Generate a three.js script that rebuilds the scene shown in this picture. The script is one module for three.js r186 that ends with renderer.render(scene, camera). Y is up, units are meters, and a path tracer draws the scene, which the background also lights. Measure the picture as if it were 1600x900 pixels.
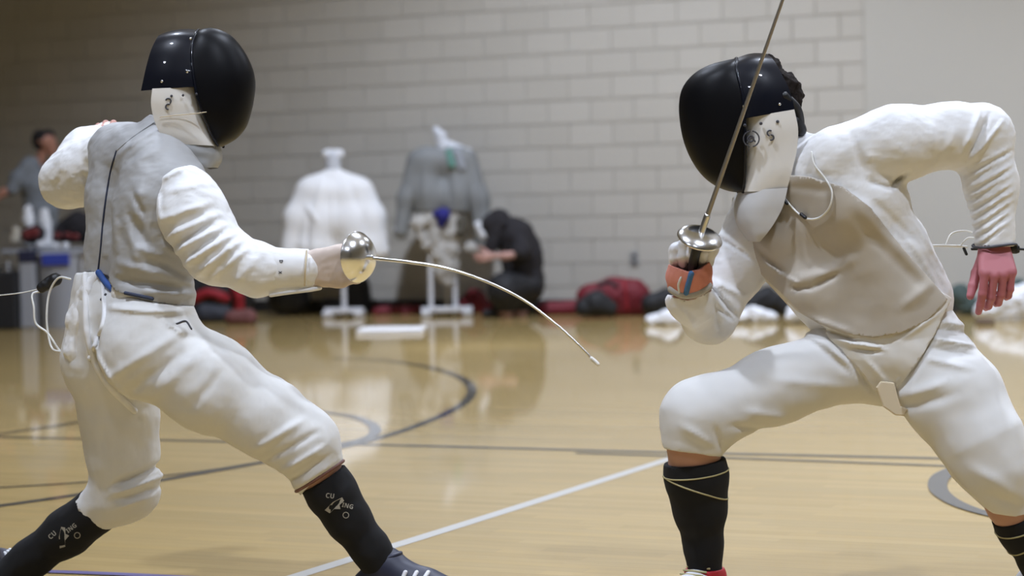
import * as THREE from 'three';
import { mergeGeometries } from 'three/addons/utils/BufferGeometryUtils.js';
import { ImprovedNoise } from 'three/addons/math/ImprovedNoise.js';
import { FontLoader } from 'three/addons/loaders/FontLoader.js';

// ---------------------------------------------------------------- camera, light, exposure
const scene = new THREE.Scene();
scene.background = new THREE.Color(0x000000);
const F = 3400, EYE = 0.95, HORIZON = 320, YAW = 24.7 * Math.PI / 180;   // focal length and horizon in pixels of the 1600 x 900 frame
const camera = new THREE.PerspectiveCamera(2 * Math.atan(450 / F) * 180 / Math.PI, 16 / 9, 0.1, 120);
camera.position.set(0, EYE, 0);
camera.rotation.order = 'YXZ';
camera.rotation.set(-Math.atan((450 - HORIZON) / F), YAW, -0.022);
camera.focus = 5.15;
camera.userData.fStop = 3.0;
camera.updateMatrixWorld(true);
const renderer = new THREE.WebGLRenderer({ antialias: true });
renderer.toneMapping = THREE.LinearToneMapping;
renderer.toneMappingExposure = 1.08;
renderer.shadowMap.enabled = true;
const CEILING = 7.6, WALL_Z = -17.5;
// hanging lamps: x, z, candela, half cone, penumbra
const LAMPS = [
  [-6.4, -13.2, 245, 66, 0.4], [0.2, -13.2, 215, 66, 0.4], [5.8, -13.2, 215, 66, 0.4],
  [-5.6, -7.6, 90, 64, 0.6], [-1.4, -7.6, 115, 64, 0.6], [3.2, -7.6, 115, 64, 0.6],
  [-3.4, -2.4, 120, 64, 0.6], [1.2, -2.4, 120, 64, 0.6],
  [-3.4, 2.8, 90, 64, 0.6], [1.2, 2.8, 110, 64, 0.6],
];
const LAMP_COLOR = [0.87, 0.96, 1.15];

// ---------------------------------------------------------------- helpers: names, materials, pixels to places
const taken = new Map();
function numbered(name) { const n = taken.get(name) ?? 0; taken.set(name, n + 1); return n ? name + '_' + String(n).padStart(3, '0') : name; }
function tag(o, label, category, group, kind) { Object.assign(o.userData, { label }); if (category) o.userData.category = category; if (group) o.userData.group = group; if (kind) o.userData.kind = kind; return o; }
function obj(name, geometry, material, parent) {
  const m = new THREE.Mesh(geometry, material);
  m.name = parent ? name : numbered(name); m.castShadow = m.receiveShadow = true; (parent ?? scene).add(m); return m;
}
function struct(name, geometry, material, label) { const m = obj(name, geometry, material); m.userData.kind = 'structure'; if (label) m.userData.label = label; return m; }
const lin = (r, g, b) => new THREE.Color().setRGB(r, g, b);
const mat = (r, g, b, roughness = 0.85, extra = {}) => new THREE.MeshPhysicalMaterial({ color: lin(r, g, b), roughness, side: THREE.DoubleSide, ...extra });
function rng(seed) { let a = seed; return () => { a |= 0; a = a + 0x6D2B79F5 | 0; let t = Math.imul(a ^ a >>> 15, 1 | a); t = t + Math.imul(t ^ t >>> 7, 61 | t) ^ t; return ((t ^ t >>> 14) >>> 0) / 4294967296; }; }
const V = (x, y, z) => new THREE.Vector3(x, y, z);
const noise = new ImprovedNoise();
function at(px, py, depth) { return V((px - 800) / F * depth, -(py - 450) / F * depth, -depth).applyMatrix4(camera.matrixWorld); }
function onFloor(px, py, y = 0) { const p = at(px, py, 1), o = camera.position, t = (y - o.y) / (p.y - o.y); return V(o.x + (p.x - o.x) * t, y, o.z + (p.z - o.z) * t); }
function onWall(px, py, z = WALL_Z) { const p = at(px, py, 1), o = camera.position, t = (z - o.z) / (p.z - o.z); return V(o.x + (p.x - o.x) * t, o.y + (p.y - o.y) * t, z); }
function depthOf(p) { return -p.clone().applyMatrix4(camera.matrixWorldInverse).z; }
camera.matrixWorldInverse.copy(camera.matrixWorld).invert();

// a Group standing on the floor; P turns a pixel and a distance towards the lens (metres, from the group's own depth) into its local axes
class Rig {
  constructor(name, label, category, px, depth, group) {
    const p = at(px, 500, depth);
    this.depth = depth; this.o = new THREE.Group(); this.o.name = numbered(name);
    this.o.position.set(p.x, 0, p.z); this.o.rotation.y = YAW; scene.add(this.o); this.o.updateMatrixWorld(true);
    this.inv = this.o.matrixWorld.clone().invert(); tag(this.o, label, category, group);
  }
  P(px, py, dz = 0) { return at(px, py, this.depth - dz).applyMatrix4(this.inv); }
  R(r, dz = 0) { return r / F * (this.depth - dz); }
  chain(pts) { const out = []; for (let i = 0; i + 1 < pts.length; i++) { const a = pts[i], b = pts[i + 1]; out.push(prim(this.P(a[0], a[1], a[2]), this.R(a[3], a[2]), this.P(b[0], b[1], b[2]), this.R(b[3], b[2]))); } return out; }
  poly(pts, dz = 0) { return pts.map(([x, y]) => { const p = this.P(x, y, dz); return [p.x, p.y]; }); }
  part(name, geometry, material, parent, label) { const m = obj(name, geometry, material, parent ?? this.o); if (label) m.userData.label = label; return m; }
}

// ---------------------------------------------------------------- helpers: fields and their surfaces
function prim(a, ra, b, rb) { return [a.x, a.y, a.z, ra, b.x, b.y, b.z, rb]; }
function ball(a, r) { return [a.x, a.y, a.z, r, a.x, a.y + 1e-5, a.z, r]; }
function smin(a, b, k) { const h = Math.max(k - Math.abs(a - b), 0) / k; return Math.min(a, b) - h * h * k * 0.25; }
function smax(a, b, k) { return -smin(-a, -b, k); }
function field(prims, k = 0.03, grow = 0) {
  const n = prims.length, q = new Float64Array(n * 9);
  prims.forEach((p, i) => { const dx = p[4] - p[0], dy = p[5] - p[1], dz = p[6] - p[2]; q.set([p[0], p[1], p[2], p[3], dx, dy, dz, p[7] - p[3], 1 / (dx * dx + dy * dy + dz * dz + 1e-12)], i * 9); });
  const f = (x, y, z) => {
    let d = 1e3;
    for (let i = 0, j = 0; i < n; i++, j += 9) {
      const px = x - q[j], py = y - q[j + 1], pz = z - q[j + 2], ex = q[j + 4], ey = q[j + 5], ez = q[j + 6];
      let t = (px * ex + py * ey + pz * ez) * q[j + 8]; t = t < 0 ? 0 : t > 1 ? 1 : t;
      const ux = px - ex * t, uy = py - ey * t, uz = pz - ez * t;
      const e = Math.sqrt(ux * ux + uy * uy + uz * uz) - q[j + 3] - q[j + 7] * t;
      const h = k - Math.abs(d - e);
      d = h > 0 ? Math.min(d, e) - h * h * 0.25 / k : Math.min(d, e);
    }
    return d - grow;
  };
  f.box = boxOf(prims, 0.04 + grow);
  return f;
}
function boxOf(prims, m) {
  const b = [1e9, 1e9, 1e9, -1e9, -1e9, -1e9];
  for (const p of prims) for (const o of [0, 4]) for (let c = 0; c < 3; c++) { b[c] = Math.min(b[c], p[o + c] - p[o + 3] - m); b[c + 3] = Math.max(b[c + 3], p[o + c] + p[o + 3] + m); }
  return b;
}
const withBox = (f, box) => { f.box = box; return f; };
// signed distance to a polygon in the local x, y plane (inside negative)
function polygon(pts) {
  const n = pts.length;
  return (x, y) => {
    let d = 1e9, s = 1;
    for (let i = 0, j = n - 1; i < n; j = i++) {
      const ex = pts[j][0] - pts[i][0], ey = pts[j][1] - pts[i][1], wx = x - pts[i][0], wy = y - pts[i][1];
      const t = Math.max(0, Math.min(1, (wx * ex + wy * ey) / (ex * ex + ey * ey))), bx = wx - ex * t, by = wy - ey * t;
      d = Math.min(d, bx * bx + by * by);
      const c1 = y >= pts[i][1], c2 = y < pts[j][1], c3 = ex * wy > ey * wx;
      if ((c1 && c2 && c3) || (!c1 && !c2 && !c3)) s = -s;
    }
    return s * Math.sqrt(d);
  };
}
// folds of cloth: [[x0, y0], [x1, y1], width, height] in the local x, y plane, on the side of z >= zmin
function folds(rig, list, dz, zmin = -1e3) {
  const fs = list.map(([x0, y0, x1, y1, w, h]) => { const a = rig.P(x0, y0, dz), b = rig.P(x1, y1, dz); return [a.x, a.y, b.x - a.x, b.y - a.y, rig.R(w) * 0.85, h / 1000 * 1.5]; });
  return (x, y, z) => {
    if (z < zmin) return 0;
    let s = 0;
    for (const [ax, ay, ex, ey, w, h] of fs) {
      const wx = x - ax, wy = y - ay, t = (wx * ex + wy * ey) / (ex * ex + ey * ey), c = Math.max(0, Math.min(1, t));
      const dx = wx - ex * c, dy = wy - ey * c, q = (dx * dx + dy * dy) / (w * w);
      if (q < 9) s += h * Math.exp(-q) * Math.min(1, 0.25 + 3 * Math.min(c, 1 - c));
    }
    return s;
  };
}
const rumple = (f, amp, size, seed = 0, sx = 1, sy = 1) => withBox((x, y, z) => {
  const d = f(x, y, z);
  if (d > 0.03 || d < -0.03) return d;
  const s = 1 / size;
  return d - amp * (noise.noise(x * s * sx + seed, y * s * sy + seed * 1.7, z * s) + 0.5 * noise.noise(x * s * sx * 2.1 + seed, y * s * sy * 2.1, z * s * 2.1 + seed));
}, f.box);
const plus = (f, g) => withBox((x, y, z) => { const d = f(x, y, z); return Math.abs(d) > 0.04 ? d : d - g(x, y, z); }, f.box);

// surface nets over a field, pulled onto its zero level
function surface(f, h, opt = {}) {
  const b = opt.box ?? f.box, n = [0, 1, 2].map((c) => Math.max(2, Math.ceil((b[c + 3] - b[c]) / h) + 1));
  const [nx, ny, nz] = n, val = new Float32Array(nx * ny * nz), B = 4, reach = B * h * 0.9 + 0.02;
  const id = (i, j, k) => i + nx * (j + ny * k);
  for (let k0 = 0; k0 < nz; k0 += B) for (let j0 = 0; j0 < ny; j0 += B) for (let i0 = 0; i0 < nx; i0 += B) {
    const d = f(b[0] + (i0 + 1.5) * h, b[1] + (j0 + 1.5) * h, b[2] + (k0 + 1.5) * h), far = Math.abs(d) > reach;
    for (let k = k0; k < Math.min(nz, k0 + B); k++) for (let j = j0; j < Math.min(ny, j0 + B); j++) for (let i = i0; i < Math.min(nx, i0 + B); i++)
      val[id(i, j, k)] = far ? d : f(b[0] + i * h, b[1] + j * h, b[2] + k * h);
  }
  const vid = new Int32Array(nx * ny * nz).fill(-1), pos = [], idx = [];
  const E = [[0, 1], [2, 3], [4, 5], [6, 7], [0, 2], [1, 3], [4, 6], [5, 7], [0, 4], [1, 5], [2, 6], [3, 7]];
  const c = new Float32Array(8);
  for (let k = 0; k < nz - 1; k++) for (let j = 0; j < ny - 1; j++) for (let i = 0; i < nx - 1; i++) {
    let m = 0;
    for (let q = 0; q < 8; q++) { c[q] = val[id(i + (q & 1), j + (q >> 1 & 1), k + (q >> 2))]; if (c[q] < 0) m |= 1 << q; }
    if (m === 0 || m === 255) continue;
    let x = 0, y = 0, z = 0, s = 0;
    for (const [p, q] of E) {
      if ((c[p] < 0) === (c[q] < 0)) continue;
      const t = c[p] / (c[p] - c[q]); s++;
      x += (p & 1) + ((q & 1) - (p & 1)) * t; y += (p >> 1 & 1) + ((q >> 1 & 1) - (p >> 1 & 1)) * t; z += (p >> 2) + ((q >> 2) - (p >> 2)) * t;
    }
    vid[id(i, j, k)] = pos.length / 3;
    pos.push(b[0] + (i + x / s) * h, b[1] + (j + y / s) * h, b[2] + (k + z / s) * h);
  }
  const quad = (a, bb, cc, d, flip) => { if (a < 0 || bb < 0 || cc < 0 || d < 0) return; flip ? idx.push(a, cc, bb, a, d, cc) : idx.push(a, bb, cc, a, cc, d); };
  for (let k = 1; k < nz - 1; k++) for (let j = 1; j < ny - 1; j++) for (let i = 1; i < nx - 1; i++) {
    const v = val[id(i, j, k)] < 0;
    if (v !== val[id(i + 1, j, k)] < 0) quad(vid[id(i, j - 1, k - 1)], vid[id(i, j, k - 1)], vid[id(i, j, k)], vid[id(i, j - 1, k)], !v);
    if (v !== val[id(i, j + 1, k)] < 0) quad(vid[id(i - 1, j, k - 1)], vid[id(i - 1, j, k)], vid[id(i, j, k)], vid[id(i, j, k - 1)], !v);
    if (v !== val[id(i, j, k + 1)] < 0) quad(vid[id(i - 1, j - 1, k)], vid[id(i, j - 1, k)], vid[id(i, j, k)], vid[id(i - 1, j, k)], !v);
  }
  const P = new Float32Array(pos), N = new Float32Array(pos.length), e = h * 0.35, col = opt.color ? new Float32Array(pos.length) : null;
  for (let i = 0; i < P.length; i += 3) {
    let x = P[i], y = P[i + 1], z = P[i + 2], gx, gy, gz;
    for (let it = 0; it < 2; it++) {
      gx = f(x + e, y, z) - f(x - e, y, z); gy = f(x, y + e, z) - f(x, y - e, z); gz = f(x, y, z + e) - f(x, y, z - e);
      const l = Math.hypot(gx, gy, gz) || 1; gx /= l; gy /= l; gz /= l;
      if (it === 0) { const d = Math.max(-h * 0.6, Math.min(h * 0.6, f(x, y, z))); x -= gx * d; y -= gy * d; z -= gz * d; }
    }
    P[i] = x; P[i + 1] = y; P[i + 2] = z; N[i] = gx; N[i + 1] = gy; N[i + 2] = gz;
    if (col) { const q = opt.color(x, y, z); col[i] = q[0]; col[i + 1] = q[1]; col[i + 2] = q[2]; }
  }
  const g = new THREE.BufferGeometry();
  g.setAttribute('position', new THREE.BufferAttribute(P, 3)); g.setAttribute('normal', new THREE.BufferAttribute(N, 3));
  if (col) g.setAttribute('color', new THREE.BufferAttribute(col, 3));
  g.setIndex(idx);
  return g;
}
// the first point of a field's surface met from p along d
function cast(f, p, d, far = 1.4) { const q = p.clone(); let t = 0; for (let i = 0; i < 160 && t < far; i++) { const s = f(q.x, q.y, q.z); if (s < 0.0004) return q; const w = Math.max(0.0006, s * 0.7); q.addScaledVector(d, w); t += w; } return null; }
// a pixel of the photograph carried onto a garment's near side
function touch(rig, f, px, py, lift = 0.001) {
  const a = rig.P(px, py, 0.75), d = rig.P(px, py, -0.75).sub(a).normalize(), q = cast(f, a, d);
  return q ? q.addScaledVector(d, -lift) : rig.P(px, py, 0);
}
function tube(pts, r, seg, rad = 8, closed = false) { return new THREE.TubeGeometry(new THREE.CatmullRomCurve3(pts, closed), seg ?? Math.max(8, pts.length * 6), r, rad, closed); }
function capTube(pts, r, seg, rad = 8) { return mergeGeometries([tube(pts, r, seg, rad), new THREE.SphereGeometry(r, rad, 6).translate(...pts[0].toArray()), new THREE.SphereGeometry(r, rad, 6).translate(...pts[pts.length - 1].toArray())]); }
function lay(rig, f, pxs, r, lift = 0.001, per = 6) {   // a cord laid over a garment along pixels
  const c = new THREE.CatmullRomCurve3(pxs.map(([x, y]) => V(x, y, 0))), n = pxs.length * per;
  return capTube(c.getPoints(n).map((p) => touch(rig, f, p.x, p.y, lift)), r, n * 2, 7);
}
function ringOn(f, c, axis, tilt = 0, r = 0.0016, seg = 40) {   // a thin line knitted round a sleeve or sock
  const z = axis.clone().normalize(), x = V(0, 0, 1).cross(z).normalize(), y = z.clone().cross(x), pts = [];
  for (let i = 0; i < seg; i++) {
    const t = i / seg * Math.PI * 2, o = x.clone().multiplyScalar(Math.cos(t)).addScaledVector(y, Math.sin(t));
    const p = c.clone().addScaledVector(z, tilt * Math.cos(t)), q = cast(f, p.clone().addScaledVector(o, 0.16), o.clone().negate(), 0.2);
    if (q) pts.push(q);
  }
  return tube(pts, r, seg * 3, 6, true);
}
// flat print carried onto a garment: shapes in metres round a pixel, u and v in the picture's axes turned by angle
function print(rig, f, shapes, px, py, angle, lift = 0.0012) {
  const g = new THREE.ShapeGeometry(shapes, 3), p = g.attributes.position, c = Math.cos(angle), s = Math.sin(angle), k = F / rig.depth;
  for (let i = 0; i < p.count; i++) { const u = p.getX(i) * k, v = p.getY(i) * k, q = touch(rig, f, px + u * c + v * s, py + u * s - v * c, lift); p.setXYZ(i, q.x, q.y, q.z); }
  g.computeVertexNormals();
  return g;
}
const font = await new FontLoader().loadAsync('fonts/droid/droid_sans_bold.typeface.json');
const letters = (text, size) => { const s = font.generateShapes(text, size); return s; };
function shifted(shapes, dx, dy) { return shapes.map((s) => { const m = (c) => c.getPoints(4).map((p) => new THREE.Vector2(p.x + dx, p.y + dy)); const o = new THREE.Shape(m(s)); o.holes = s.holes.map((h) => new THREE.Path(m(h))); return o; }); }
function annulus(r, w, a0 = 0, a1 = Math.PI * 2, dx = 0, dy = 0) {
  const p = [], n = 20; for (let i = 0; i <= n; i++) { const a = a0 + (a1 - a0) * i / n; p.push(new THREE.Vector2(dx + Math.cos(a) * r, dy + Math.sin(a) * r)); }
  for (let i = n; i >= 0; i--) { const a = a0 + (a1 - a0) * i / n; p.push(new THREE.Vector2(dx + Math.cos(a) * (r - w), dy + Math.sin(a) * (r - w))); }
  return new THREE.Shape(p);
}
const outline = (pts) => new THREE.Shape(pts.map(([x, y]) => new THREE.Vector2(x, y)));
function box(w, h, d, x = 0, y = 0, z = 0) { return new THREE.BoxGeometry(w, h, d).translate(x, y, z); }
function softBox(w, h, d, r = 0.01) {
  const s = new THREE.Shape(), a = w / 2 - r, b = h / 2 - r; s.moveTo(-a, -b); s.lineTo(a, -b); s.lineTo(a, b); s.lineTo(-a, b); s.closePath();
  return new THREE.ExtrudeGeometry(s, { depth: Math.max(0.001, d - 2 * r), bevelEnabled: true, bevelSize: r, bevelThickness: r, bevelSegments: 1, steps: 1 }).translate(0, 0, -(d - 2 * r) / 2);
}

// ---------------------------------------------------------------- heads and hands
function headPrims(c, fwd, up, s = 1) {
  const side = fwd.clone().cross(up).normalize(), q = (f, u, l) => c.clone().addScaledVector(fwd, f * s).addScaledVector(up, u * s).addScaledVector(side, l * s);
  const out = [prim(q(-0.028, 0.032, 0), 0.082 * s, q(0.018, 0.03, 0), 0.078 * s), prim(q(0.02, -0.01, 0), 0.07 * s, q(0.04, -0.075, 0), 0.042 * s),
    prim(q(0.066, -0.088, 0), 0.018 * s, q(0.05, -0.07, 0), 0.03 * s), prim(q(0.086, 0.012, 0), 0.009 * s, q(0.108, -0.03, 0), 0.0125 * s),
    prim(q(0.082, -0.062, -0.016), 0.008 * s, q(0.082, -0.062, 0.016), 0.008 * s), prim(q(0.08, -0.073, -0.012), 0.008 * s, q(0.08, -0.073, 0.012), 0.008 * s)];
  for (const l of [-1, 1]) {
    out.push(prim(q(0.078, 0.03, 0.02 * l), 0.011 * s, q(0.068, 0.03, 0.045 * l), 0.01 * s), prim(q(0.07, -0.02, 0.036 * l), 0.02 * s, q(0.05, -0.03, 0.05 * l), 0.018 * s));
    out.push(prim(q(-0.014, 0.012, 0.077 * l), 0.012 * s, q(-0.012, -0.022, 0.075 * l), 0.01 * s));
    out.push(ball(q(0.074, 0.006, 0.031 * l), 0.0125 * s));
  }
  return out;
}
function handPrims(w, fwd, thumbSide, s, curls, thumb = [0.55, 0.75, -0.35]) {
  const S = thumbSide.clone().addScaledVector(fwd, -thumbSide.dot(fwd)).normalize(), N = V(0, 0, 0).crossVectors(fwd, S).normalize();
  const palm = [], fingers = [], knuckle = [];
  return { S, build(back) {
    const n = back.dot(N) >= 0 ? N : N.clone().negate(), q = (f, l, u) => w.clone().addScaledVector(fwd, f * s).addScaledVector(S, l * s).addScaledVector(n, u * s);
    const spec = [[0.03, 0.088, 0.043, 0.026, 0.021, 0.0099], [0.0095, 0.092, 0.047, 0.03, 0.022, 0.0100], [-0.0115, 0.088, 0.043, 0.028, 0.022, 0.0097], [-0.031, 0.080, 0.034, 0.021, 0.019, 0.0088]];
    spec.forEach(([l, f, a, b, c, r], i) => {
      palm.push(prim(q(0, l * 0.62, 0), 0.0175 * s, q(f - 0.008, l, 0), 0.0135 * s));
      let p = q(f, l, 0), t = 0; const chain = [], cu = curls[i] ?? curls[0];
      [[a, cu[0], r, r * 0.96], [b, cu[1], r * 0.96, r * 0.9], [c, cu[2], r * 0.9, r * 0.78]].forEach(([len, bend, r0, r1]) => {
        t += bend * Math.PI / 180;
        const e = p.clone().addScaledVector(fwd, Math.cos(t) * len * s).addScaledVector(n, -Math.sin(t) * len * s).addScaledVector(S, l * 0.03 * len / 0.04 * s);
        chain.push(prim(p, r0 * s, e, r1 * s)); p = e;
      });
      fingers.push(chain); knuckle.push(q(f, l, 0));
    });
    const d = fwd.clone().multiplyScalar(thumb[0]).addScaledVector(S, thumb[1]).addScaledVector(n, thumb[2]).normalize(), d2 = d.clone().addScaledVector(fwd, 0.6).normalize();
    const t0 = q(0.022, 0.022, -0.006), t1 = t0.clone().addScaledVector(d, 0.045 * s), t2 = t1.clone().addScaledVector(d2, 0.034 * s), t3 = t2.clone().addScaledVector(d2, 0.025 * s);
    fingers.push([prim(t0, 0.015 * s, t1, 0.0118 * s), prim(t1, 0.0118 * s, t2, 0.0108 * s), prim(t2, 0.0108 * s, t3, 0.0088 * s)]);
    const pf = field(palm, 0.014), ff = fingers.map((c) => field(c, 0.004)), all = [...palm, ...fingers.flat()];
    return withBox((x, y, z) => { const p = pf(x, y, z); let d = p; for (const g of ff) d = Math.min(d, smin(p, g(x, y, z), 0.006)); return d; }, boxOf(all, 0.025));
  } };
}
function hand(w, fwd, thumbSide, back, s, curls, thumb) { return handPrims(w, fwd.clone().normalize(), thumbSide, s, curls, thumb).build(back); }
const joined = (...fs) => withBox((x, y, z) => { let d = 1e3; for (const f of fs) d = Math.min(d, f(x, y, z)); return d; }, fs.reduce((b, f) => b.map((v, i) => i < 3 ? Math.min(v, f.box[i]) : Math.max(v, f.box[i])), [1e9, 1e9, 1e9, -1e9, -1e9, -1e9]));
const grown = (f, g) => withBox((x, y, z) => f(x, y, z) - g, f.box.map((v, i) => i < 3 ? v - g : v + g));
const cut = (f, g) => withBox((x, y, z) => Math.max(f(x, y, z), g(x, y, z)), f.box);
// a half space kept on the side of p that d points away from
const upTo = (p, d) => { const n = d.clone().normalize(), o = n.dot(p); return (x, y, z) => n.x * x + n.y * y + n.z * z - o; };

// ---------------------------------------------------------------- the hall: floor, walls, ceiling, lamps
const X0 = -17, X1 = 9, Z1 = 9;
function dataTexture(w, h, fill, srgb = true) {
  const d = new Uint8Array(w * h * 4);
  for (let y = 0; y < h; y++) for (let x = 0; x < w; x++) { const c = fill(x, y), i = (y * w + x) * 4; d[i] = c[0]; d[i + 1] = c[1]; d[i + 2] = c[2]; d[i + 3] = 255; }
  const t = new THREE.DataTexture(d, w, h, THREE.RGBAFormat); t.magFilter = THREE.LinearFilter; t.minFilter = THREE.LinearMipmapLinearFilter; t.generateMipmaps = true;
  t.wrapS = t.wrapT = THREE.RepeatWrapping; if (srgb) t.colorSpace = THREE.SRGBColorSpace; t.needsUpdate = true; return t;
}
const BOARD = 0.057, TILE = BOARD * 40;
{
  const r = rng(7), rows = [];
  for (let j = 0; j < 40; j++) { const row = []; let x = r() * 0.5; while (x < TILE) { row.push([x, 0.96 + 0.07 * r(), (r() - 0.5) * 0.03, r() * 90]); x += 0.28 + r() * 0.85; } rows.push(row); }
  const size = 1600;
  const grain = dataTexture(size, size, (px, py) => {
    const u = px / size * TILE, v = py / size * 40, j = Math.floor(v) % 40, row = rows[j];
    let b = row[row.length - 1]; for (const q of row) if (q[0] <= u) b = q;
    const n = noise.noise(u * 3 + b[3], v * 5 + b[3], 3.3) * 0.022 + noise.noise(u * 9 + b[3], v * 22, 1.1 + b[3]) * 0.03;
    const joint = v - Math.floor(v) < 0.03 ? 0.92 : 1, t = (b[1] + n) * joint;
    return [Math.min(255, 168 * t), Math.min(255, (143 + b[2] * 60) * t), Math.min(255, (91 + b[2] * 160) * t)];
  });
  grain.repeat.set(1 / TILE, 1 / TILE);
  const g = box(X1 - X0, 0.2, Z1 - WALL_Z, (X0 + X1) / 2, -0.1, (Z1 + WALL_Z) / 2), p = g.attributes.position, uv = g.attributes.uv;
  for (let i = 0; i < p.count; i++) uv.setXY(i, p.getX(i), p.getZ(i));
  const floorMaterial = new THREE.MeshPhysicalMaterial({ map: grain, roughness: 0.6, specularIntensity: 0.3, clearcoat: 0.85, clearcoatRoughness: 0.05 });
  var floor = struct('floor', g, floorMaterial, 'varnished maple sports floor with painted court lines');
}
// painted court lines, each a thin coat on the boards
let lineCount = 0;
function courtLine(pxs, w, material, label, w1 = w) {
  const c = new THREE.CatmullRomCurve3(pxs.map(([x, y]) => onFloor(x, y)), false, 'centripetal'), n = pxs.length > 2 ? 90 : 24, top = [], idx = [], T = 0.0008 + 0.0003 * lineCount++;
  for (let i = 0; i <= n; i++) {
    const p = c.getPoint(i / n), t = c.getTangent(i / n), hw = (w + (w1 - w) * i / n) / 2, s = V(-t.z, 0, t.x).normalize();
    for (const sg of [-1, 1]) top.push(p.x + s.x * hw * sg, T, p.z + s.z * hw * sg);
    if (i < n) { const a = i * 2, b = a + 2; idx.push(a, a + 1, b, b, a + 1, b + 1); }
  }
  const g = new THREE.BufferGeometry(); g.setAttribute('position', new THREE.Float32BufferAttribute(top, 3)); g.setAttribute('normal', new THREE.Float32BufferAttribute(top.map((_, i) => i % 3 === 1 ? 1 : 0), 3)); g.setIndex(idx);
  const m = obj('court_line', g, material, floor); m.userData.label = label;
}
const paint = (r, g, b) => mat(r, g, b, 0.5, { specularIntensity: 0.3, clearcoat: 0.85, clearcoatRoughness: 0.05 });
const greyPaint = paint(0.045, 0.042, 0.038), brownPaint = paint(0.055, 0.046, 0.028), whitePaint = paint(0.52, 0.51, 0.48), purplePaint = paint(0.16, 0.14, 0.32), bluePaint = paint(0.085, 0.083, 0.08);
courtLine([[1075, 708], [760, 808], [455, 903], [330, 943]], 0.05, whitePaint, 'white painted court line');
courtLine([[-60, 682], [540, 694], [1000, 706], [1490, 717], [1680, 722]], 0.06, brownPaint, 'dark straight court line');
courtLine([[900, 708], [1140, 716], [1490, 729], [1680, 737]], 0.045, brownPaint, 'dark straight court line');
courtLine([[520, 560], [590, 563], [655, 571], [715, 588], [737, 608], [722, 632], [655, 664], [580, 688], [500, 706], [415, 722], [250, 751], [130, 772], [-30, 795]], 0.05, greyPaint, 'dark grey painted arc');
courtLine([[420, 640], [480, 642], [550, 651], [585, 668], [575, 684], [530, 695]], 0.05, greyPaint, 'dark grey painted small arc');
courtLine([[415, 721], [330, 735], [245, 745], [120, 755], [-40, 765]], 0.03, brownPaint, 'dark painted curve');
courtLine([[-40, 684], [60, 670], [150, 655], [260, 630]], 0.04, greyPaint, 'dark grey painted curve');
courtLine([[40, 893], [130, 896], [330, 905]], 0.04, purplePaint, 'purple painted court line');
courtLine([[1500, 731], [1474, 743], [1465, 757], [1472, 773], [1505, 792], [1560, 808], [1660, 828]], 0.075, bluePaint, 'thick slate grey painted arc', 0.04);

const wallPaint = [0, 1, 2, 3].map((i) => mat(0.43 + i * 0.008, 0.408 + i * 0.008, 0.368 + i * 0.008, 0.6));
const mortar = mat(0.43, 0.408, 0.368, 0.8), plain = mat(0.42, 0.41, 0.39, 0.8), plainWall = mat(0.425, 0.41, 0.375, 0.7);
const wallBack = struct('wall_back', box(X1 - X0 + 0.6, CEILING + 0.4, 0.3, (X0 + X1) / 2, CEILING / 2, WALL_Z - 0.158), mortar, 'painted concrete block wall of the sports hall');
{
  const BW = 0.406, BH = 0.2032, J = 0.0065, r = rng(21), edge = onWall(1352, 200).x;
  const full = softBox(BW - J, BH - J, 0.03, 0.0025), half = softBox(BW / 2 - J, BH - J, 0.03, 0.0025);
  const near = [], far = [], left = onWall(-10, 300).x, top = onWall(700, -12).y;
  for (let row = 0; row * BH < CEILING - 0.1; row++) {
    let x = edge, first = row % 2;
    while (x > X0 + 0.1) {
      const w = first ? BW / 2 : BW, cx = x - w / 2, cy = (row + 0.5) * BH + 0.02, seen = cx > left - 0.2 && cy < top + 0.05 && row > 0;
      (seen ? near : far).push([cx, cy, first]); x -= w; first = 0;
    }
  }
  near.sort((a, b) => b[0] - a[0]);
  far.push(...near.splice(300));
  near.forEach(([x, y, h]) => { const m = obj('block', h ? half : full, wallPaint[Math.floor(r() * 4)], wallBack); m.position.set(x, y, WALL_Z - 0.0120 + r() * 0.0015); });
  const rest = obj('blocks', mergeGeometries(far.map(([x, y, h]) => (h ? half : full).clone().translate(x, y, WALL_Z - 0.0120))), wallPaint[1], wallBack);
  rest.userData.kind = 'stuff';
  const smooth = obj('smooth_panel', box(X1 - edge, CEILING, 0.03, (X1 + edge) / 2, CEILING / 2, WALL_Z - 0.0120), plainWall, wallBack); smooth.userData.label = 'smooth painted end of the wall';
  struct('baseboard_back', box(X1 - X0, 0.11, 0.02, (X0 + X1) / 2, 0.055, WALL_Z + 0.014), mat(0.012, 0.012, 0.014, 0.5), 'black rubber skirting');
  const ob = onWall(992, 404), plate = obj('wall_outlet', softBox(0.08, 0.12, 0.012, 0.003), mat(0.3, 0.3, 0.3, 0.5)); plate.position.set(ob.x, ob.y, WALL_Z + 0.012);
  for (const y of [0.026, -0.026]) obj('socket', box(0.035, 0.03, 0.006, 0, y, 0.008), mat(0.05, 0.05, 0.05, 0.5), plate);
  tag(plate, 'small grey electrical outlet on the block wall above the red bag', 'outlet');
}
struct('wall_left', box(0.3, CEILING + 0.4, Z1 - WALL_Z, X0 - 0.15, CEILING / 2, (Z1 + WALL_Z) / 2), plain);
struct('wall_right', box(0.3, CEILING + 0.4, Z1 - WALL_Z, X1 + 0.15, CEILING / 2, (Z1 + WALL_Z) / 2), plain);
struct('wall_front', box(X1 - X0 + 0.6, CEILING + 0.4, 0.3, (X0 + X1) / 2, CEILING / 2, Z1 + 0.15), plain);
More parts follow.
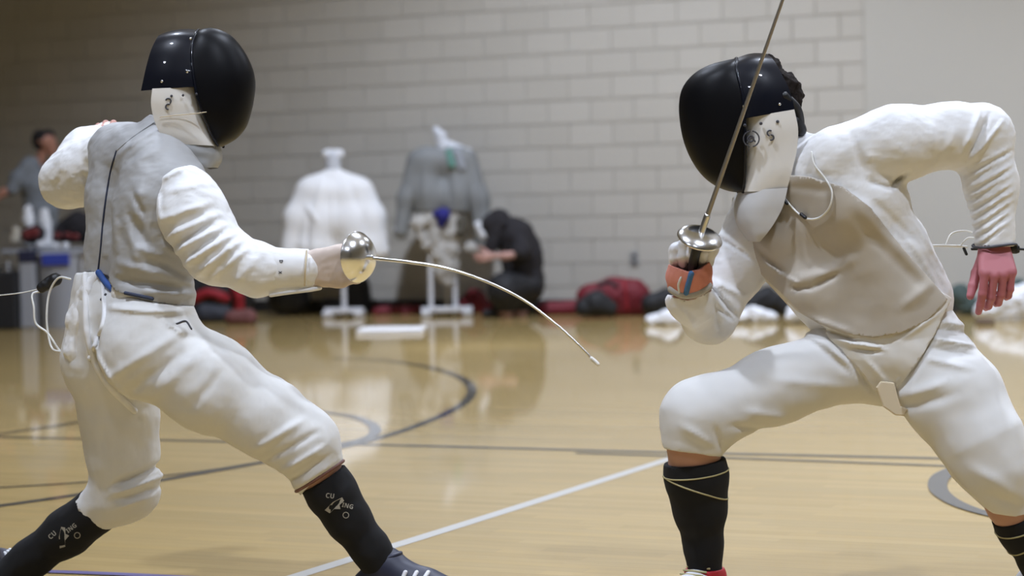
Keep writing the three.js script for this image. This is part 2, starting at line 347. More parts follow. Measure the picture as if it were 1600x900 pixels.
struct('ceiling', box(X1 - X0 + 0.6, 0.2, Z1 - WALL_Z + 0.6, (X0 + X1) / 2, CEILING + 0.1, (Z1 + WALL_Z) / 2), mat(0.45, 0.45, 0.45, 0.9));
{
  const shade = new THREE.LatheGeometry([[0.05, 0.34], [0.1, 0.33], [0.16, 0.26], [0.24, 0.1], [0.26, 0], [0.255, 0], [0.235, 0.1], [0.15, 0.25], [0.05, 0.32]].map(([x, y]) => new THREE.Vector2(x, y)), 28);
  const glow = new THREE.MeshStandardMaterial({ color: 0x111111, emissive: lin(...LAMP_COLOR), emissiveIntensity: 12 }), housing = mat(0.5, 0.5, 0.5, 0.4, { metalness: 0.6 });
  LAMPS.forEach(([x, z, cd, cone, pen]) => {
    const o = new THREE.Group(); o.name = numbered('high_bay_lamp'); o.position.set(x, CEILING - 0.95, z); scene.add(o);
    tag(o, 'domed high bay lamp hanging from the hall ceiling', 'lamp', 'high bay lamps under the ceiling');
    obj('reflector', shade, housing, o); obj('rod', new THREE.CylinderGeometry(0.012, 0.012, 0.62, 8).translate(0, 0.64, 0), housing, o);
    obj('lamp_glass', new THREE.CylinderGeometry(0.22, 0.22, 0.02, 28).translate(0, 0.04, 0), glow, o);
    const l = new THREE.SpotLight(lin(...LAMP_COLOR), cd, 0, cone * Math.PI / 180, pen, 2);
    l.position.set(0, 0.02, 0); l.target.position.set(0, -5, 0); l.castShadow = true; l.shadow.radius = 10; l.shadow.mapSize.set(1024, 1024); o.add(l, l.target);
  });
}

// ---------------------------------------------------------------- the fencers
const M = {
  white: mat(0.74, 0.74, 0.74, 0.9, { sheen: 0.3, sheenRoughness: 0.6 }), cream: mat(0.70, 0.685, 0.65, 0.9), lame: mat(0.40, 0.40, 0.40, 0.62, { metalness: 0.15 }), lameWarm: mat(0.46, 0.415, 0.35, 0.62, { metalness: 0.1 }),
  breeches: mat(0.66, 0.655, 0.64, 0.9), sock: mat(0.004, 0.004, 0.005, 0.95), skin: mat(1, 1, 1, 0.55, { vertexColors: true }), glove: mat(0.55, 0.46, 0.40, 0.8), gloveWhite: mat(0.68, 0.68, 0.7, 0.8),
  mesh: mat(0.004, 0.004, 0.005, 0.42, { specularIntensity: 0.22 }), shell: mat(0.004, 0.005, 0.010, 0.35, { specularIntensity: 0.3, clearcoat: 0.35, clearcoatRoughness: 0.03 }), bib: mat(0.72, 0.70, 0.66, 0.75), bibGrey: mat(0.33, 0.335, 0.335, 0.6, { metalness: 0.1 }),
  black: mat(0.006, 0.006, 0.007, 0.5), navy: mat(0.02, 0.028, 0.06, 0.7), blue: mat(0.03, 0.09, 0.32, 0.7), cord: mat(0.75, 0.75, 0.72, 0.5), beige: mat(0.62, 0.53, 0.38, 0.9), hair: mat(0.012, 0.008, 0.006, 0.85, { specularIntensity: 0.3 }), darkSkin: mat(0.16, 0.07, 0.055, 0.6),
  steel: mat(0.72, 0.72, 0.72, 0.28, { metalness: 1 }), bell: mat(0.9, 0.91, 0.93, 0.2, { metalness: 1 }), tape: mat(0.75, 0.74, 0.7, 0.7), gold: mat(0.42, 0.37, 0.19, 0.8), logo: mat(0.33, 0.31, 0.26, 0.8), tipPale: mat(0.5, 0.49, 0.475, 0.65), ink: mat(0.05, 0.05, 0.06, 0.7),
  shoeNavy: mat(0.012, 0.014, 0.035, 0.5), shoeWhite: mat(0.7, 0.7, 0.72, 0.5), red: mat(0.4, 0.01, 0.02, 0.6), pink: mat(0.62, 0.24, 0.18, 0.85), rivet: mat(0.8, 0.8, 0.8, 0.2, { metalness: 1 }), greyStrap: mat(0.4, 0.38, 0.34, 0.9), strapBlue: mat(0.05, 0.15, 0.33, 0.7),
};

// a fencing mask from its traced side view: front of the mesh, ridge, back of the crown; widths across
function mask(rig, o, spec, dz) {
  const line = (pts) => new THREE.CatmullRomCurve3(pts.map(([x, y]) => rig.P(x, y, dz)), false, 'centripetal');
  const front = line(spec.front), ridge = line(spec.ridge), W = spec.width;
  const wide = (t) => W * Math.pow(Math.max(0, 1 - Math.pow(Math.abs(1 - 2 * Math.min(t, 0.5) / 1), 2.3)), 1 / 2.3) * (t > 0.5 ? 1 - 0.5 * Math.pow((t - 0.5) / 0.5, 2.2) : 1);
  function grid(nu, nv, fn) {
    const pos = [], idx = []; for (let i = 0; i <= nu; i++) for (let j = 0; j <= nv; j++) { const p = fn(i / nu, j / nv); pos.push(p.x, p.y, p.z); if (i < nu && j < nv) { const a = i * (nv + 1) + j, b = a + nv + 1; idx.push(a, b, a + 1, a + 1, b, b + 1); } }
    const g = new THREE.BufferGeometry(); g.setAttribute('position', new THREE.Float32BufferAttribute(pos, 3)); g.setIndex(idx); g.computeVertexNormals(); return g;
  }
  const g = new THREE.Group(); g.name = 'mask'; o.add(g);
  const face = obj('wire_mesh', grid(44, 40, (t, s) => { const a = (s - 0.5) * Math.PI, f = front.getPoint(t), r = ridge.getPoint(t), p = r.clone().lerp(f, Math.pow(Math.cos(a), 0.85)); p.z += wide(t) * Math.sin(a); return p; }), M.mesh, g);
  face.userData.label = 'black wire mesh face';
  // the rim where the face mesh meets the crown
  const rim = []; for (let i = 0; i <= 30; i++) { const t = 1 - i / 30, r = ridge.getPoint(t); r.z += wide(t); rim.push(r); } for (let i = 1; i <= 30; i++) { const t = i / 30, r = ridge.getPoint(t); r.z -= wide(t); rim.push(r); }
  obj('rim', tube(rim, 0.0035, 140, 7), M.shell, g);
  const back = line(spec.back), rTop = line(spec.crown);
  const crown = obj('crown', grid(26, 14, (t, s) => { const side = t < 0.5 ? 1 : -1, q = 1 - Math.abs(1 - 2 * t); const u = 1 - q; const r = rTop.getPoint(u), b = back.getPoint(u), p = r.clone().lerp(b, s); p.y += 0.006 * Math.sin(Math.PI * s) * q; p.z += side * spec.crownWidth(1 - q) * (1 - 0.1 * s * s + 0.05 * Math.sin(Math.PI * s)) * 1.004; return p; }), M.shell, g);
  crown.userData.label = 'glossy black crown of the mask';
  for (const [x, y] of spec.rivets) { const c = rig.P(x, y, dz); const m = obj('rivet', new THREE.SphereGeometry(rig.R(2.6), 12, 8), M.rivet, g); m.position.set(c.x, c.y, c.z + spec.crownWidth(spec.rivetAt(y)) + 0.001); }
  const bibGrid = (rows, boxy) => { const fr = line(rows.map((r) => [r[0], r[1]])), bk = line(rows.map((r) => [r[2], r[3]])), ws = rows.map((r) => r[4]);
    return (t, s) => { const a = (s - 0.5) * Math.PI, f = fr.getPoint(t), b = bk.getPoint(t), k = t * (ws.length - 1), i = Math.min(ws.length - 2, Math.floor(k)), w = ws[i] + (ws[i + 1] - ws[i]) * (k - i);
      const c = Math.cos(a), q = b.clone().lerp(f, Math.pow(Math.max(0, c), boxy)); q.z += w * Math.sign(Math.sin(a)) * Math.pow(Math.abs(Math.sin(a)), boxy) + 0.0015 * Math.sin(t * 9 + s * 7); return q; }; };
  const solid = (fn, nu, nv, th) => { const a = grid(nu, nv, fn), b = grid(nu, nv, (t, s) => { const p = fn(t, s), c = fn(t, 0.5); return p.lerp(V(c.x, c.y, p.z * 0.9 + rig.P(0, 0, dz).z * 0), th); }); return mergeGeometries([a, b]); };
  const bib = obj('bib', solid(bibGrid(spec.bib, 0.55), 18, 36, 0.03), M.bib, g); bib.userData.label = 'white padded bib';
  const low = obj('bib_tip', solid(bibGrid(spec.tip, 0.7), 14, 36, 0.03), spec.tipMaterial, g); low.userData.label = 'grey conductive lower edge of the bib';
  return { g, zside: (y) => rig.P(800, y, dz).z };
}

function fencer(rig, S) {
  const o = rig.o, arms = S.arms.flatMap((a) => rig.chain(a)), torso = S.torso.flatMap((a) => rig.chain(a)), legs = S.legs.flatMap((a) => rig.chain(a)), pelvis = S.pelvis.flatMap((a) => rig.chain(a)), shins = S.shins.map((a) => rig.chain(a));
  const hc = rig.P(...S.head), head = headPrims(hc, V(S.facing, 0, 0), V(0, 1, 0), 0.84), neck = prim(rig.P(...S.neck[0]), 0.055, rig.P(...S.neck[1]), 0.055);
  // the body: one skin from head to ankles, under the clothes
  const inner = (ps, d) => ps.map((p) => { const q = p.slice(); q[3] = Math.max(0.012, q[3] - d); q[7] = Math.max(0.012, q[7] - d); return q; });
  const shinSkin = inner(shins.flat(), 0.006);
  const bodyField = field([...inner(arms, 0.016), ...inner(torso, 0.02), ...inner(pelvis, 0.02), ...inner(legs, 0.014), ...shinSkin, neck, ...head], 0.02);
  const geos = [surface(bodyField, 0.012, { color: () => [0.46, 0.25, 0.19] })];
  for (const h of S.hands) geos.push(surface(h.field, 0.003, { color: () => S.handColor }));
  rig.part('body', mergeGeometries(geos), M.skin);
  return { arms, torso, legs, pelvis, shins };
}

// ---- the lunging fencer with the bent foil
{
  const rig = new Rig('person', 'fencer in black mask lunging with bent foil, grey vest with dark zip line', 'person', 230, 5.3), o = rig.o;
  const farElbow = [106, 282, -0.24, 40], nearElbow = [336, 394, 0.2, 46];
  const wristN = rig.P(484, 420, 0.24), fwdN = V(0.94, 0.06, 0.3).normalize(), wristF = rig.P(158, 254, -0.36);
  const handN = hand(wristN, fwdN, V(0, 1, 0.1), V(-0.3, 0.1, 0.94), 1.06, [[38, 85, 60], [48, 88, 60], [56, 88, 60], [64, 85, 60]], [0.95, 0.2, -0.3]);
  const handF = hand(wristF, V(0.3, 0.95, -0.1), V(1, 0, 0), V(0, 0.2, -1), 0.9, [[60, 70, 50]], [0.6, 0.5, -0.4]);
  const S = {
    arms: [[[182, 243, -0.14, 46], [138, 268, -0.2, 46], farElbow], [farElbow, [136, 240, -0.3, 36], [166, 216, -0.34, 26]], [[291, 306, 0.14, 47], [303, 336, 0.17, 51], nearElbow], [nearElbow, [402, 422, 0.22, 37], [478, 421, 0.24, 29]]],
    torso: [[[236, 462, 0.06, 64], [245, 385, 0.07, 57], [248, 318, 0.08, 57], [250, 268, 0.07, 46]], [[196, 452, -0.06, 62], [202, 385, -0.06, 57], [203, 310, -0.07, 58], [205, 255, -0.08, 50]], [[250, 268, 0.07, 46], [280, 285, 0.11, 38]], [[205, 250, -0.08, 48], [184, 238, -0.12, 42]], [[228, 245, 0, 46], [262, 210, 0, 36]]],
    pelvis: [[[238, 500, 0.07, 60], [232, 545, 0.08, 72]], [[178, 492, -0.06, 62], [168, 560, -0.08, 68]], [[238, 500, 0.07, 60], [178, 492, -0.06, 62]], [[160, 445, -0.04, 42], [178, 492, -0.06, 62]]],
    legs: [[[232, 545, 0.08, 74], [332, 602, 0.11, 70], [420, 656, 0.12, 57], [476, 692, 0.12, 49], [497, 742, 0.1, 42]], [[170, 565, -0.08, 66], [186, 650, -0.12, 56], [192, 710, -0.14, 51], [198, 764, -0.16, 46], [146, 800, -0.19, 36]]],
    shins: [[[498, 738, 0.1, 39], [520, 772, 0.1, 36], [545, 812, 0.09, 32], [578, 856, 0.08, 27], [600, 892, 0.07, 28]], [[150, 798, -0.19, 37], [105, 832, -0.21, 34], [50, 872, -0.23, 28], [-5, 912, -0.25, 26], [-25, 930, -0.25, 28]]],
    head: [306, 148, 0], facing: 1, neck: [[258, 218, 0], [292, 170, 0]], hands: [{ field: handN }, { field: handF }], handColor: [0.5, 0.25, 0.2],
  };
  const B = fencer(rig, S);
  // jacket
  const armField = field(B.arms, 0.035), torsoField = field(B.torso, 0.05);
  let jacket = withBox((x, y, z) => smin(armField(x, y, z), torsoField(x, y, z) + 0.004, 0.015), boxOf([...B.arms, ...B.torso], 0.04));
  jacket = plus(jacket, folds(rig, [[250, 345, 330, 318, 7, 7], [255, 375, 345, 335, 7, 7], [268, 398, 360, 350, 6, 7], [290, 415, 370, 365, 6, 8], [310, 430, 385, 372, 6, 7], [330, 440, 395, 385, 6, 5], [262, 300, 330, 285, 7, 4], [345, 440, 360, 395, 8, -5], [300, 400, 350, 365, 4, -6], [275, 385, 335, 350, 4, -5], [370, 445, 410, 400, 8, 4],
    [246, 300, 252, 350, 5, 4], [248, 282, 290, 260, 5, 4], [100, 240, 135, 280, 7, 6], [120, 225, 140, 300, 7, -5], [85, 265, 110, 300, 6, -4], [150, 210, 130, 240, 6, 4]], 0.2));
  jacket = rumple(rumple(jacket, 0.004, 0.05, 3), 0.0011, 0.02, 8, 0.6, 1.4);
  const waistCut = polygon(rig.poly([[-120, 100], [520, 100], [520, 500], [300, 500], [230, 480], [150, 470], [-120, 440]], 0.1));
  rig.part('jacket', surface(withBox((x, y, z) => Math.max(jacket(x, y, z), waistCut(x, y)), jacket.box), 0.007), M.white, o, 'white fencing jacket');
  // electric vest
  let vest = grown(torsoField, 0.007);
  vest = plus(vest, folds(rig, [[215, 380, 265, 410, 9, 6], [205, 330, 240, 395, 10, -6], [180, 410, 270, 432, 9, 6], [175, 435, 290, 450, 7, -7], [200, 350, 225, 420, 10, 5], [230, 455, 300, 462, 7, 6], [245, 400, 300, 440, 8, -7], [225, 285, 215, 350, 12, 5], [180, 240, 240, 200, 7, 5], [195, 255, 250, 215, 7, -4], [170, 300, 185, 400, 9, 3], [212, 300, 230, 340, 6, -5], [260, 380, 300, 415, 6, 5]], 0.14));
  vest = rumple(rumple(vest, 0.004, 0.06, 9), 0.0008, 0.022, 5, 0.7, 1.3);
  const vestCut = polygon(rig.poly([[60, 150], [246, 180], [262, 196], [300, 230], [340, 260], [340, 470], [302, 482], [240, 470], [182, 455], [160, 432], [120, 426], [60, 420]], 0.12));
  const vestField = withBox((x, y, z) => Math.max(vest(x, y, z), vestCut(x, y)), vest.box);
  rig.part('electric_vest', surface(vestField, 0.006), M.lame, o, 'grey conductive vest over the jacket');
  rig.part('zip_line', lay(rig, vestField, [[182, 236], [174, 262], [167, 300], [161, 345], [157, 390], [153, 424]], 0.0024, 0.0006), M.navy, o, 'dark back zip line');
  rig.part('vest_seam', lay(rig, vestField, [[182, 236], [205, 216], [240, 192]], 0.0016, 0.0004), M.bibGrey, o);
  // breeches
  let br = field([...B.pelvis, ...B.legs], 0.045);
  br = plus(br, folds(rig, [[160, 600, 300, 510, 10, 6], [190, 620, 300, 545, 10, -5], [240, 620, 330, 540, 11, 4], [300, 640, 360, 570, 10, -4], [120, 480, 130, 600, 8, 6], [150, 500, 150, 610, 7, -6], [170, 480, 290, 486, 6, 6], [130, 520, 210, 640, 7, 6], [400, 700, 480, 650, 7, 5], [420, 715, 500, 670, 6, -5], [440, 735, 515, 690, 6, 5], [450, 752, 520, 705, 5, -5], [455, 765, 530, 715, 5, 4],
    [150, 775, 240, 740, 6, -9], [155, 788, 235, 762, 5, 7], [150, 800, 225, 782, 5, -5], [160, 812, 215, 795, 5, 5], [265, 500, 300, 520, 6, 6], [230, 655, 240, 760, 8, 4], [140, 660, 150, 760, 8, -3]], 0.12));
  br = rumple(rumple(br, 0.0028, 0.07, 4, 1, 1.2), 0.0007, 0.024, 3, 1.2, 0.7);
  const brCut = polygon(rig.poly([[60, 430], [118, 428], [150, 424], [180, 452], [240, 468], [305, 478], [420, 540], [560, 640], [545, 714], [500, 738], [462, 782], [400, 780], [260, 790], [205, 890], [134, 862], [86, 802], [30, 700]], 0.06));
  const brField = withBox((x, y, z) => Math.max(br(x, y, z), brCut(x, y)), br.box);
  rig.part('breeches', surface(brField, 0.007), M.breeches, o, 'off-white fencing breeches');
  { const t = rumple(rumple(field(rig.chain([[152, 434, 0.02, 9], [138, 455, 0.01, 14], [128, 500, -0.01, 20], [126, 545, -0.02, 22], [142, 600, -0.02, 14]]), 0.03), 0.007, 0.045, 41, 1.4, 0.6), 0.0015, 0.02, 3); rig.part('shirt_tail', surface(t, 0.005), M.white, o, 'bunched white shirt tail at the back of the waist'); }
  rig.part('cuff_binding', ringOn(br, rig.P(499, 744, 0.1), rig.P(520, 772, 0.1).sub(rig.P(498, 738, 0.1)), 0, 0.0045), M.darkSkin, o, 'frayed dark knee cuff');
  rig.part('waistband', lay(rig, joined(vestField, brField), [[196, 458], [215, 462], [238, 467]], 0.0045, 0.001), M.navy, o, 'navy waistband');
  rig.part('suspender', lay(rig, brField, [[133, 430], [134, 470], [136, 520], [148, 566], [170, 603], [210, 642]], 0.0085, 0.001), M.white, o, 'hanging white suspender strap');
  rig.part('suspender', lay(rig, brField, [[160, 440], [162, 500], [146, 545], [140, 560]], 0.006, 0.001), M.white, o);
  rig.part('pocket_flap', lay(rig, brField, [[276, 506], [290, 502], [299, 514]], 0.0025, 0.0005), M.ink, o);
  rig.part('cable_clip', capTube([touch(rig, joined(vestField, brField), 154, 426, 0.006), touch(rig, joined(vestField, brField), 164, 440, 0.008), touch(rig, joined(vestField, brField), 176, 452, 0.006)], 0.008, 20), M.blue, o, 'blue cable clip');
  // socks, with the club print
  B.shins.forEach((c, i) => {
    const f = rumple(grown(field(c, 0.03), 0.001), 0.0015, 0.04, 5 + i), a = i ? [152, 796, -0.19] : [504, 747, 0.1], b = i ? [60, 866, -0.23] : [545, 812, 0.09], top = rig.P(...a), dir = top.clone().sub(rig.P(...b));
    const s = cut(f, upTo(top, dir)), m = rig.part('sock', surface(s, 0.006), M.sock, o, 'black knee sock with cream club print');
    const [px, py, an] = i ? [100, 838, -0.45] : [526, 790, 0.42], wing = outline([[-0.022, -0.022], [-0.012, 0.004], [0.004, 0.024], [0.012, 0.018], [0.006, 0.004], [0.012, -0.004], [-0.002, -0.01], [-0.008, -0.024]]);
    obj('club_print', mergeGeometries([print(rig, s, [wing], px, py, an), print(rig, s, shifted(letters('CU', 0.012), -0.030, 0.016), px, py, an - 0.3), print(rig, s, shifted(letters('ING', 0.011), 0.012, 0.0), px, py, an - 0.2), print(rig, s, [annulus(0.008, 0.002, 0, 6.28, 0.03, -0.012)], px, py, an)]), M.logo, m);
  });
  // shoes on the floor
  const shoe = (ank, dir, foot) => {
    const a = rig.P(...ank), d = V(dir[0], 0, dir[1]).normalize(), s = V(-d.z, 0, d.x), q = (f, y, l) => V(a.x, 0, a.z).addScaledVector(d, f).addScaledVector(s, l).setY(y);
    const ps = [prim(q(-0.05, 0.035, 0), 0.036, q(0.02, 0.034, 0), 0.038), prim(q(0.02, 0.034, 0), 0.038, q(0.12, 0.03, 0.008), 0.044), prim(q(0.12, 0.03, 0.004), 0.044, q(0.19, 0.024, 0), 0.034), prim(q(-0.03, 0.05, 0), 0.036, q(0, 0.092, 0), 0.042), prim(q(0, 0.085, 0), 0.04, q(0.09, 0.052, 0), 0.036)];
    const f = field(ps, 0.03), m = rig.part('shoe', surface(cut(f, upTo(V(0, 0.012, 0), V(0, -1, 0))), 0.006), M.shoeNavy, o, 'navy shoe with white stripes');
    const sole = field(ps.slice(0, 3), 0.03, 0.003);
    obj('sole', surface(withBox((x, y, z) => Math.max(sole(x, y, z), y - 0.014, 0.0005 - y), sole.box), 0.006), M.shoeWhite, m);
    for (const t of [0.045, 0.072, 0.099]) { const p0 = []; for (let i = 0; i <= 8; i++) { const u = i / 8, st = q(t + 0.02 * (1 - u), 0.02 + 0.062 * (1 - u), 0.16), z = cast(f, st, s.clone().negate(), 0.3); if (z) p0.push(z); } if (p0.length > 3) obj('stripe', capTube(p0, 0.0055, 16), M.shoeWhite, m); }
    obj('collar', tube([...Array(14)].map((_, i) => { const t = i / 14 * 6.283; return q(-0.004 + 0.042 * Math.cos(t), 0.108 + 0.012 * Math.cos(t), 0.036 * Math.sin(t)); }), 0.006, 40, 7, true), M.shoeNavy, m);
  };
  shoe([602, 890, 0.07], [0.93, 0.3], 0); shoe([-28, 930, -0.25], [0.2, -0.97], 1);
  // glove and its gauntlet
  const gl = grown(handN, 0.004), knobs = rumple(gl, 0.0015, 0.03, 2);
  const gm = rig.part('glove', surface(knobs, 0.0035), M.glove, o, 'tan leather weapon glove with white gauntlet');
  const cuffF = rumple(field(rig.chain([[420, 423, 0.225, 34.5], [479, 421, 0.24, 32]]), 0.01), 0.002, 0.05, 8), cuffCut = polygon(rig.poly([[420, 360], [482, 360], [478, 480], [420, 480]], 0.27));
  const cuffS = withBox((x, y, z) => Math.max(cuffF(x, y, z), cuffCut(x, y)), cuffF.box), cm = obj('gauntlet', surface(cuffS, 0.005), M.white, gm);
  obj('gauntlet_flap', capTube([rig.P(423, 461, 0.25), rig.P(450, 457, 0.26), rig.P(482, 453, 0.26), rig.P(500, 450, 0.25)], 0.005, 24), M.white, gm);
  obj('lettering', mergeGeometries([print(rig, cuffS, shifted(letters('D', 0.009), -0.004, -0.004), 439, 408, 1.57), print(rig, cuffS, shifted(letters('x', 0.010), -0.004, -0.004), 438, 426, 1.57)]), M.ink, gm);
  obj('gauntlet_edge', capTube([rig.P(479, 392, 0.28), rig.P(477, 420, 0.297), rig.P(476, 446, 0.28)], 0.0022, 20), M.beige, gm);
  // mask
  const mk = mask(rig, o, {
    front: [[311, 47], [333, 44], [360, 55], [381, 79], [395, 108], [399, 130], [397, 153], [392, 177], [384, 199], [371, 215], [357, 224], [345, 229]],
    ridge: [[311, 47], [308, 66], [307, 87], [309, 106], [311, 121], [314, 138], [317, 153], [322, 170], [327, 184], [332, 198], [338, 214], [345, 229]],
    crown: [[311, 47], [308, 66], [307, 87], [309, 106], [311, 121], [314, 139]], back: [[254, 52], [249, 66], [243, 84], [238, 105], [234, 125], [230, 145]],
    width: 0.1, crownWidth: (u) => 0.1 * Math.pow(1 - Math.pow(1 - Math.min(1, u * 0.9), 2.3), 1 / 2.3), rivets: [[304, 64], [302, 116], [263, 131]], rivetAt: (y) => (y - 47) / 92, tipMaterial: M.bibGrey,
    bib: [[316, 139, 249, 142, 0.104], [321, 165, 247, 166, 0.105], [329, 192, 252, 192, 0.101], [336, 212, 260, 211, 0.093], [343, 229, 270, 226, 0.085]],
    tip: [[343, 228, 268, 222, 0.086], [346, 240, 280, 240, 0.086], [345, 252, 300, 254, 0.08], [338, 262, 322, 264, 0.07]],
  }, 0.0);
  const mz = mk.zside(150) + 0.106, onBib = (x, y) => { const p = rig.P(x, y, 0.106); return p.setZ(mz); };
  obj('bib_mark', mergeGeometries([[263, 158, -1], [263, 167, 1]].map(([x, y, s]) => new THREE.TorusGeometry(rig.R(4), rig.R(1.2), 6, 14, Math.PI * 1.2).rotateZ(s).translate(...onBib(x, y).toArray()))), M.ink, mk.g);
  for (const [x, y] of [[268, 150], [286, 149], [307, 147]]) { const p = onBib(x, y), e = obj('eyelet', new THREE.SphereGeometry(rig.R(2), 10, 6), M.ink, mk.g); e.position.copy(p); }
  obj('bib_stitch', capTube([onBib(250, 183), onBib(275, 180), onBib(300, 178), onBib(322, 175)], 0.0012, 20), M.beige, mk.g);
  // body cord to the reel
  const plug = rig.P(76, 444, -0.1), cm2 = rig.part('reel_connector', surface(rumple(field([prim(rig.P(66, 449, -0.1), 0.014, rig.P(86, 437, -0.1), 0.017)], 0.01), 0.002, 0.02, 1), 0.004), M.black, o, 'black reel plug behind the back');
  obj('body_cord', mergeGeometries([capTube([rig.P(66, 455, -0.1), rig.P(51, 459, -0.09), rig.P(53, 480, -0.08), rig.P(56, 505, -0.08), rig.P(74, 520, -0.07), rig.P(96, 550, -0.06), rig.P(104, 545, -0.04)], 0.0026, 60), capTube([rig.P(110, 436, -0.03), rig.P(92, 434, -0.05), rig.P(78, 455, -0.07), rig.P(73, 490, -0.07), rig.P(75, 520, -0.07), rig.P(82, 545, -0.06), rig.P(98, 550, -0.04)], 0.0026, 60)]), M.cord, cm2);
  obj('reel_wire', capTube([rig.P(68, 450, -0.1), rig.P(30, 458, -0.12), rig.P(-60, 466, -0.16)], 0.0013, 20), M.cord, cm2);
  rig.part('trouser_tag', capTube([touch(rig, brField, 165, 460, 0.003), touch(rig, brField, 158, 468, 0.004)], 0.003, 8), M.ink, o);

  // ---- the foil in the glove
  const foil = new THREE.Group(); foil.name = numbered('foil'); tag(foil, 'foil with steel bell guard and blade bent downwards, held in the tan glove', 'foil'); scene.add(foil);
  foil.position.copy(o.position); foil.rotation.copy(o.rotation);
  const gc = rig.P(561, 402, 0.29), ax = V(0.8, 0.0, 0.6).normalize(), bladePts = [[574, 403, 0.3], [600, 405.5, 0.325], [640, 410, 0.355], [700, 420, 0.395], [760, 440, 0.43], [820, 470, 0.455], [870, 508, 0.47], [905, 540, 0.478], [926, 562, 0.48]].map((p) => rig.P(...p));
  const dome = new THREE.LatheGeometry([[0.0008, 0.03], [0.012, 0.0295], [0.028, 0.026], [0.042, 0.018], [0.052, 0.008], [0.0575, -0.002], [0.0595, -0.004], [0.0585, -0.006], [0.052, 0.0045], [0.04, 0.015], [0.0008, 0.026]].map(([x, y]) => new THREE.Vector2(x, y)), 48);
  const gq = new THREE.Quaternion().setFromUnitVectors(V(0, 1, 0), ax);
  const bell = obj('guard', dome.applyQuaternion(gq).translate(gc.x, gc.y, gc.z), M.bell, foil); bell.userData.label = 'polished dished guard';
  const c = new THREE.CatmullRomCurve3(bladePts), n = 70, bp = [], bi = [];   // square blade that tapers to the tip
  for (let i = 0; i <= n; i++) { const t = i / n, p = c.getPoint(t), T = c.getTangent(t), s = V(0, 1, 0).cross(T).normalize(), u = T.clone().cross(s), r = 0.0042 - 0.0018 * t; for (let k = 0; k < 8; k++) { const a = k / 8 * 6.2832; const w = p.clone().addScaledVector(s, Math.cos(a) * r).addScaledVector(u, Math.sin(a) * r); bp.push(w.x, w.y, w.z); if (i < n) { const A = i * 8 + k, Bq = i * 8 + (k + 1) % 8; bi.push(A, Bq, A + 8, Bq, Bq + 8, A + 8); } } }
  const bg = new THREE.BufferGeometry(); bg.setAttribute('position', new THREE.Float32BufferAttribute(bp, 3)); bg.setIndex(bi); bg.computeVertexNormals();
  obj('blade', bg, M.steel, foil);
  obj('tip', capTube([rig.P(924, 560, 0.48), rig.P(930, 565, 0.48), rig.P(934, 569, 0.48)], 0.0044, 10), M.tape, foil).userData.label = 'white taped tip';
  obj('grip', capTube([gc.clone().addScaledVector(ax, -0.002), gc.clone().addScaledVector(V(-1, -0.05, -0.5).normalize(), 0.05), gc.clone().addScaledVector(V(-1, -0.1, -0.45).normalize(), 0.1)], 0.011, 20), M.black, foil);
  obj('collar', capTube([gc.clone().addScaledVector(ax, 0.026), gc.clone().addScaledVector(ax, 0.036)], 0.006, 8), M.steel, foil);
}

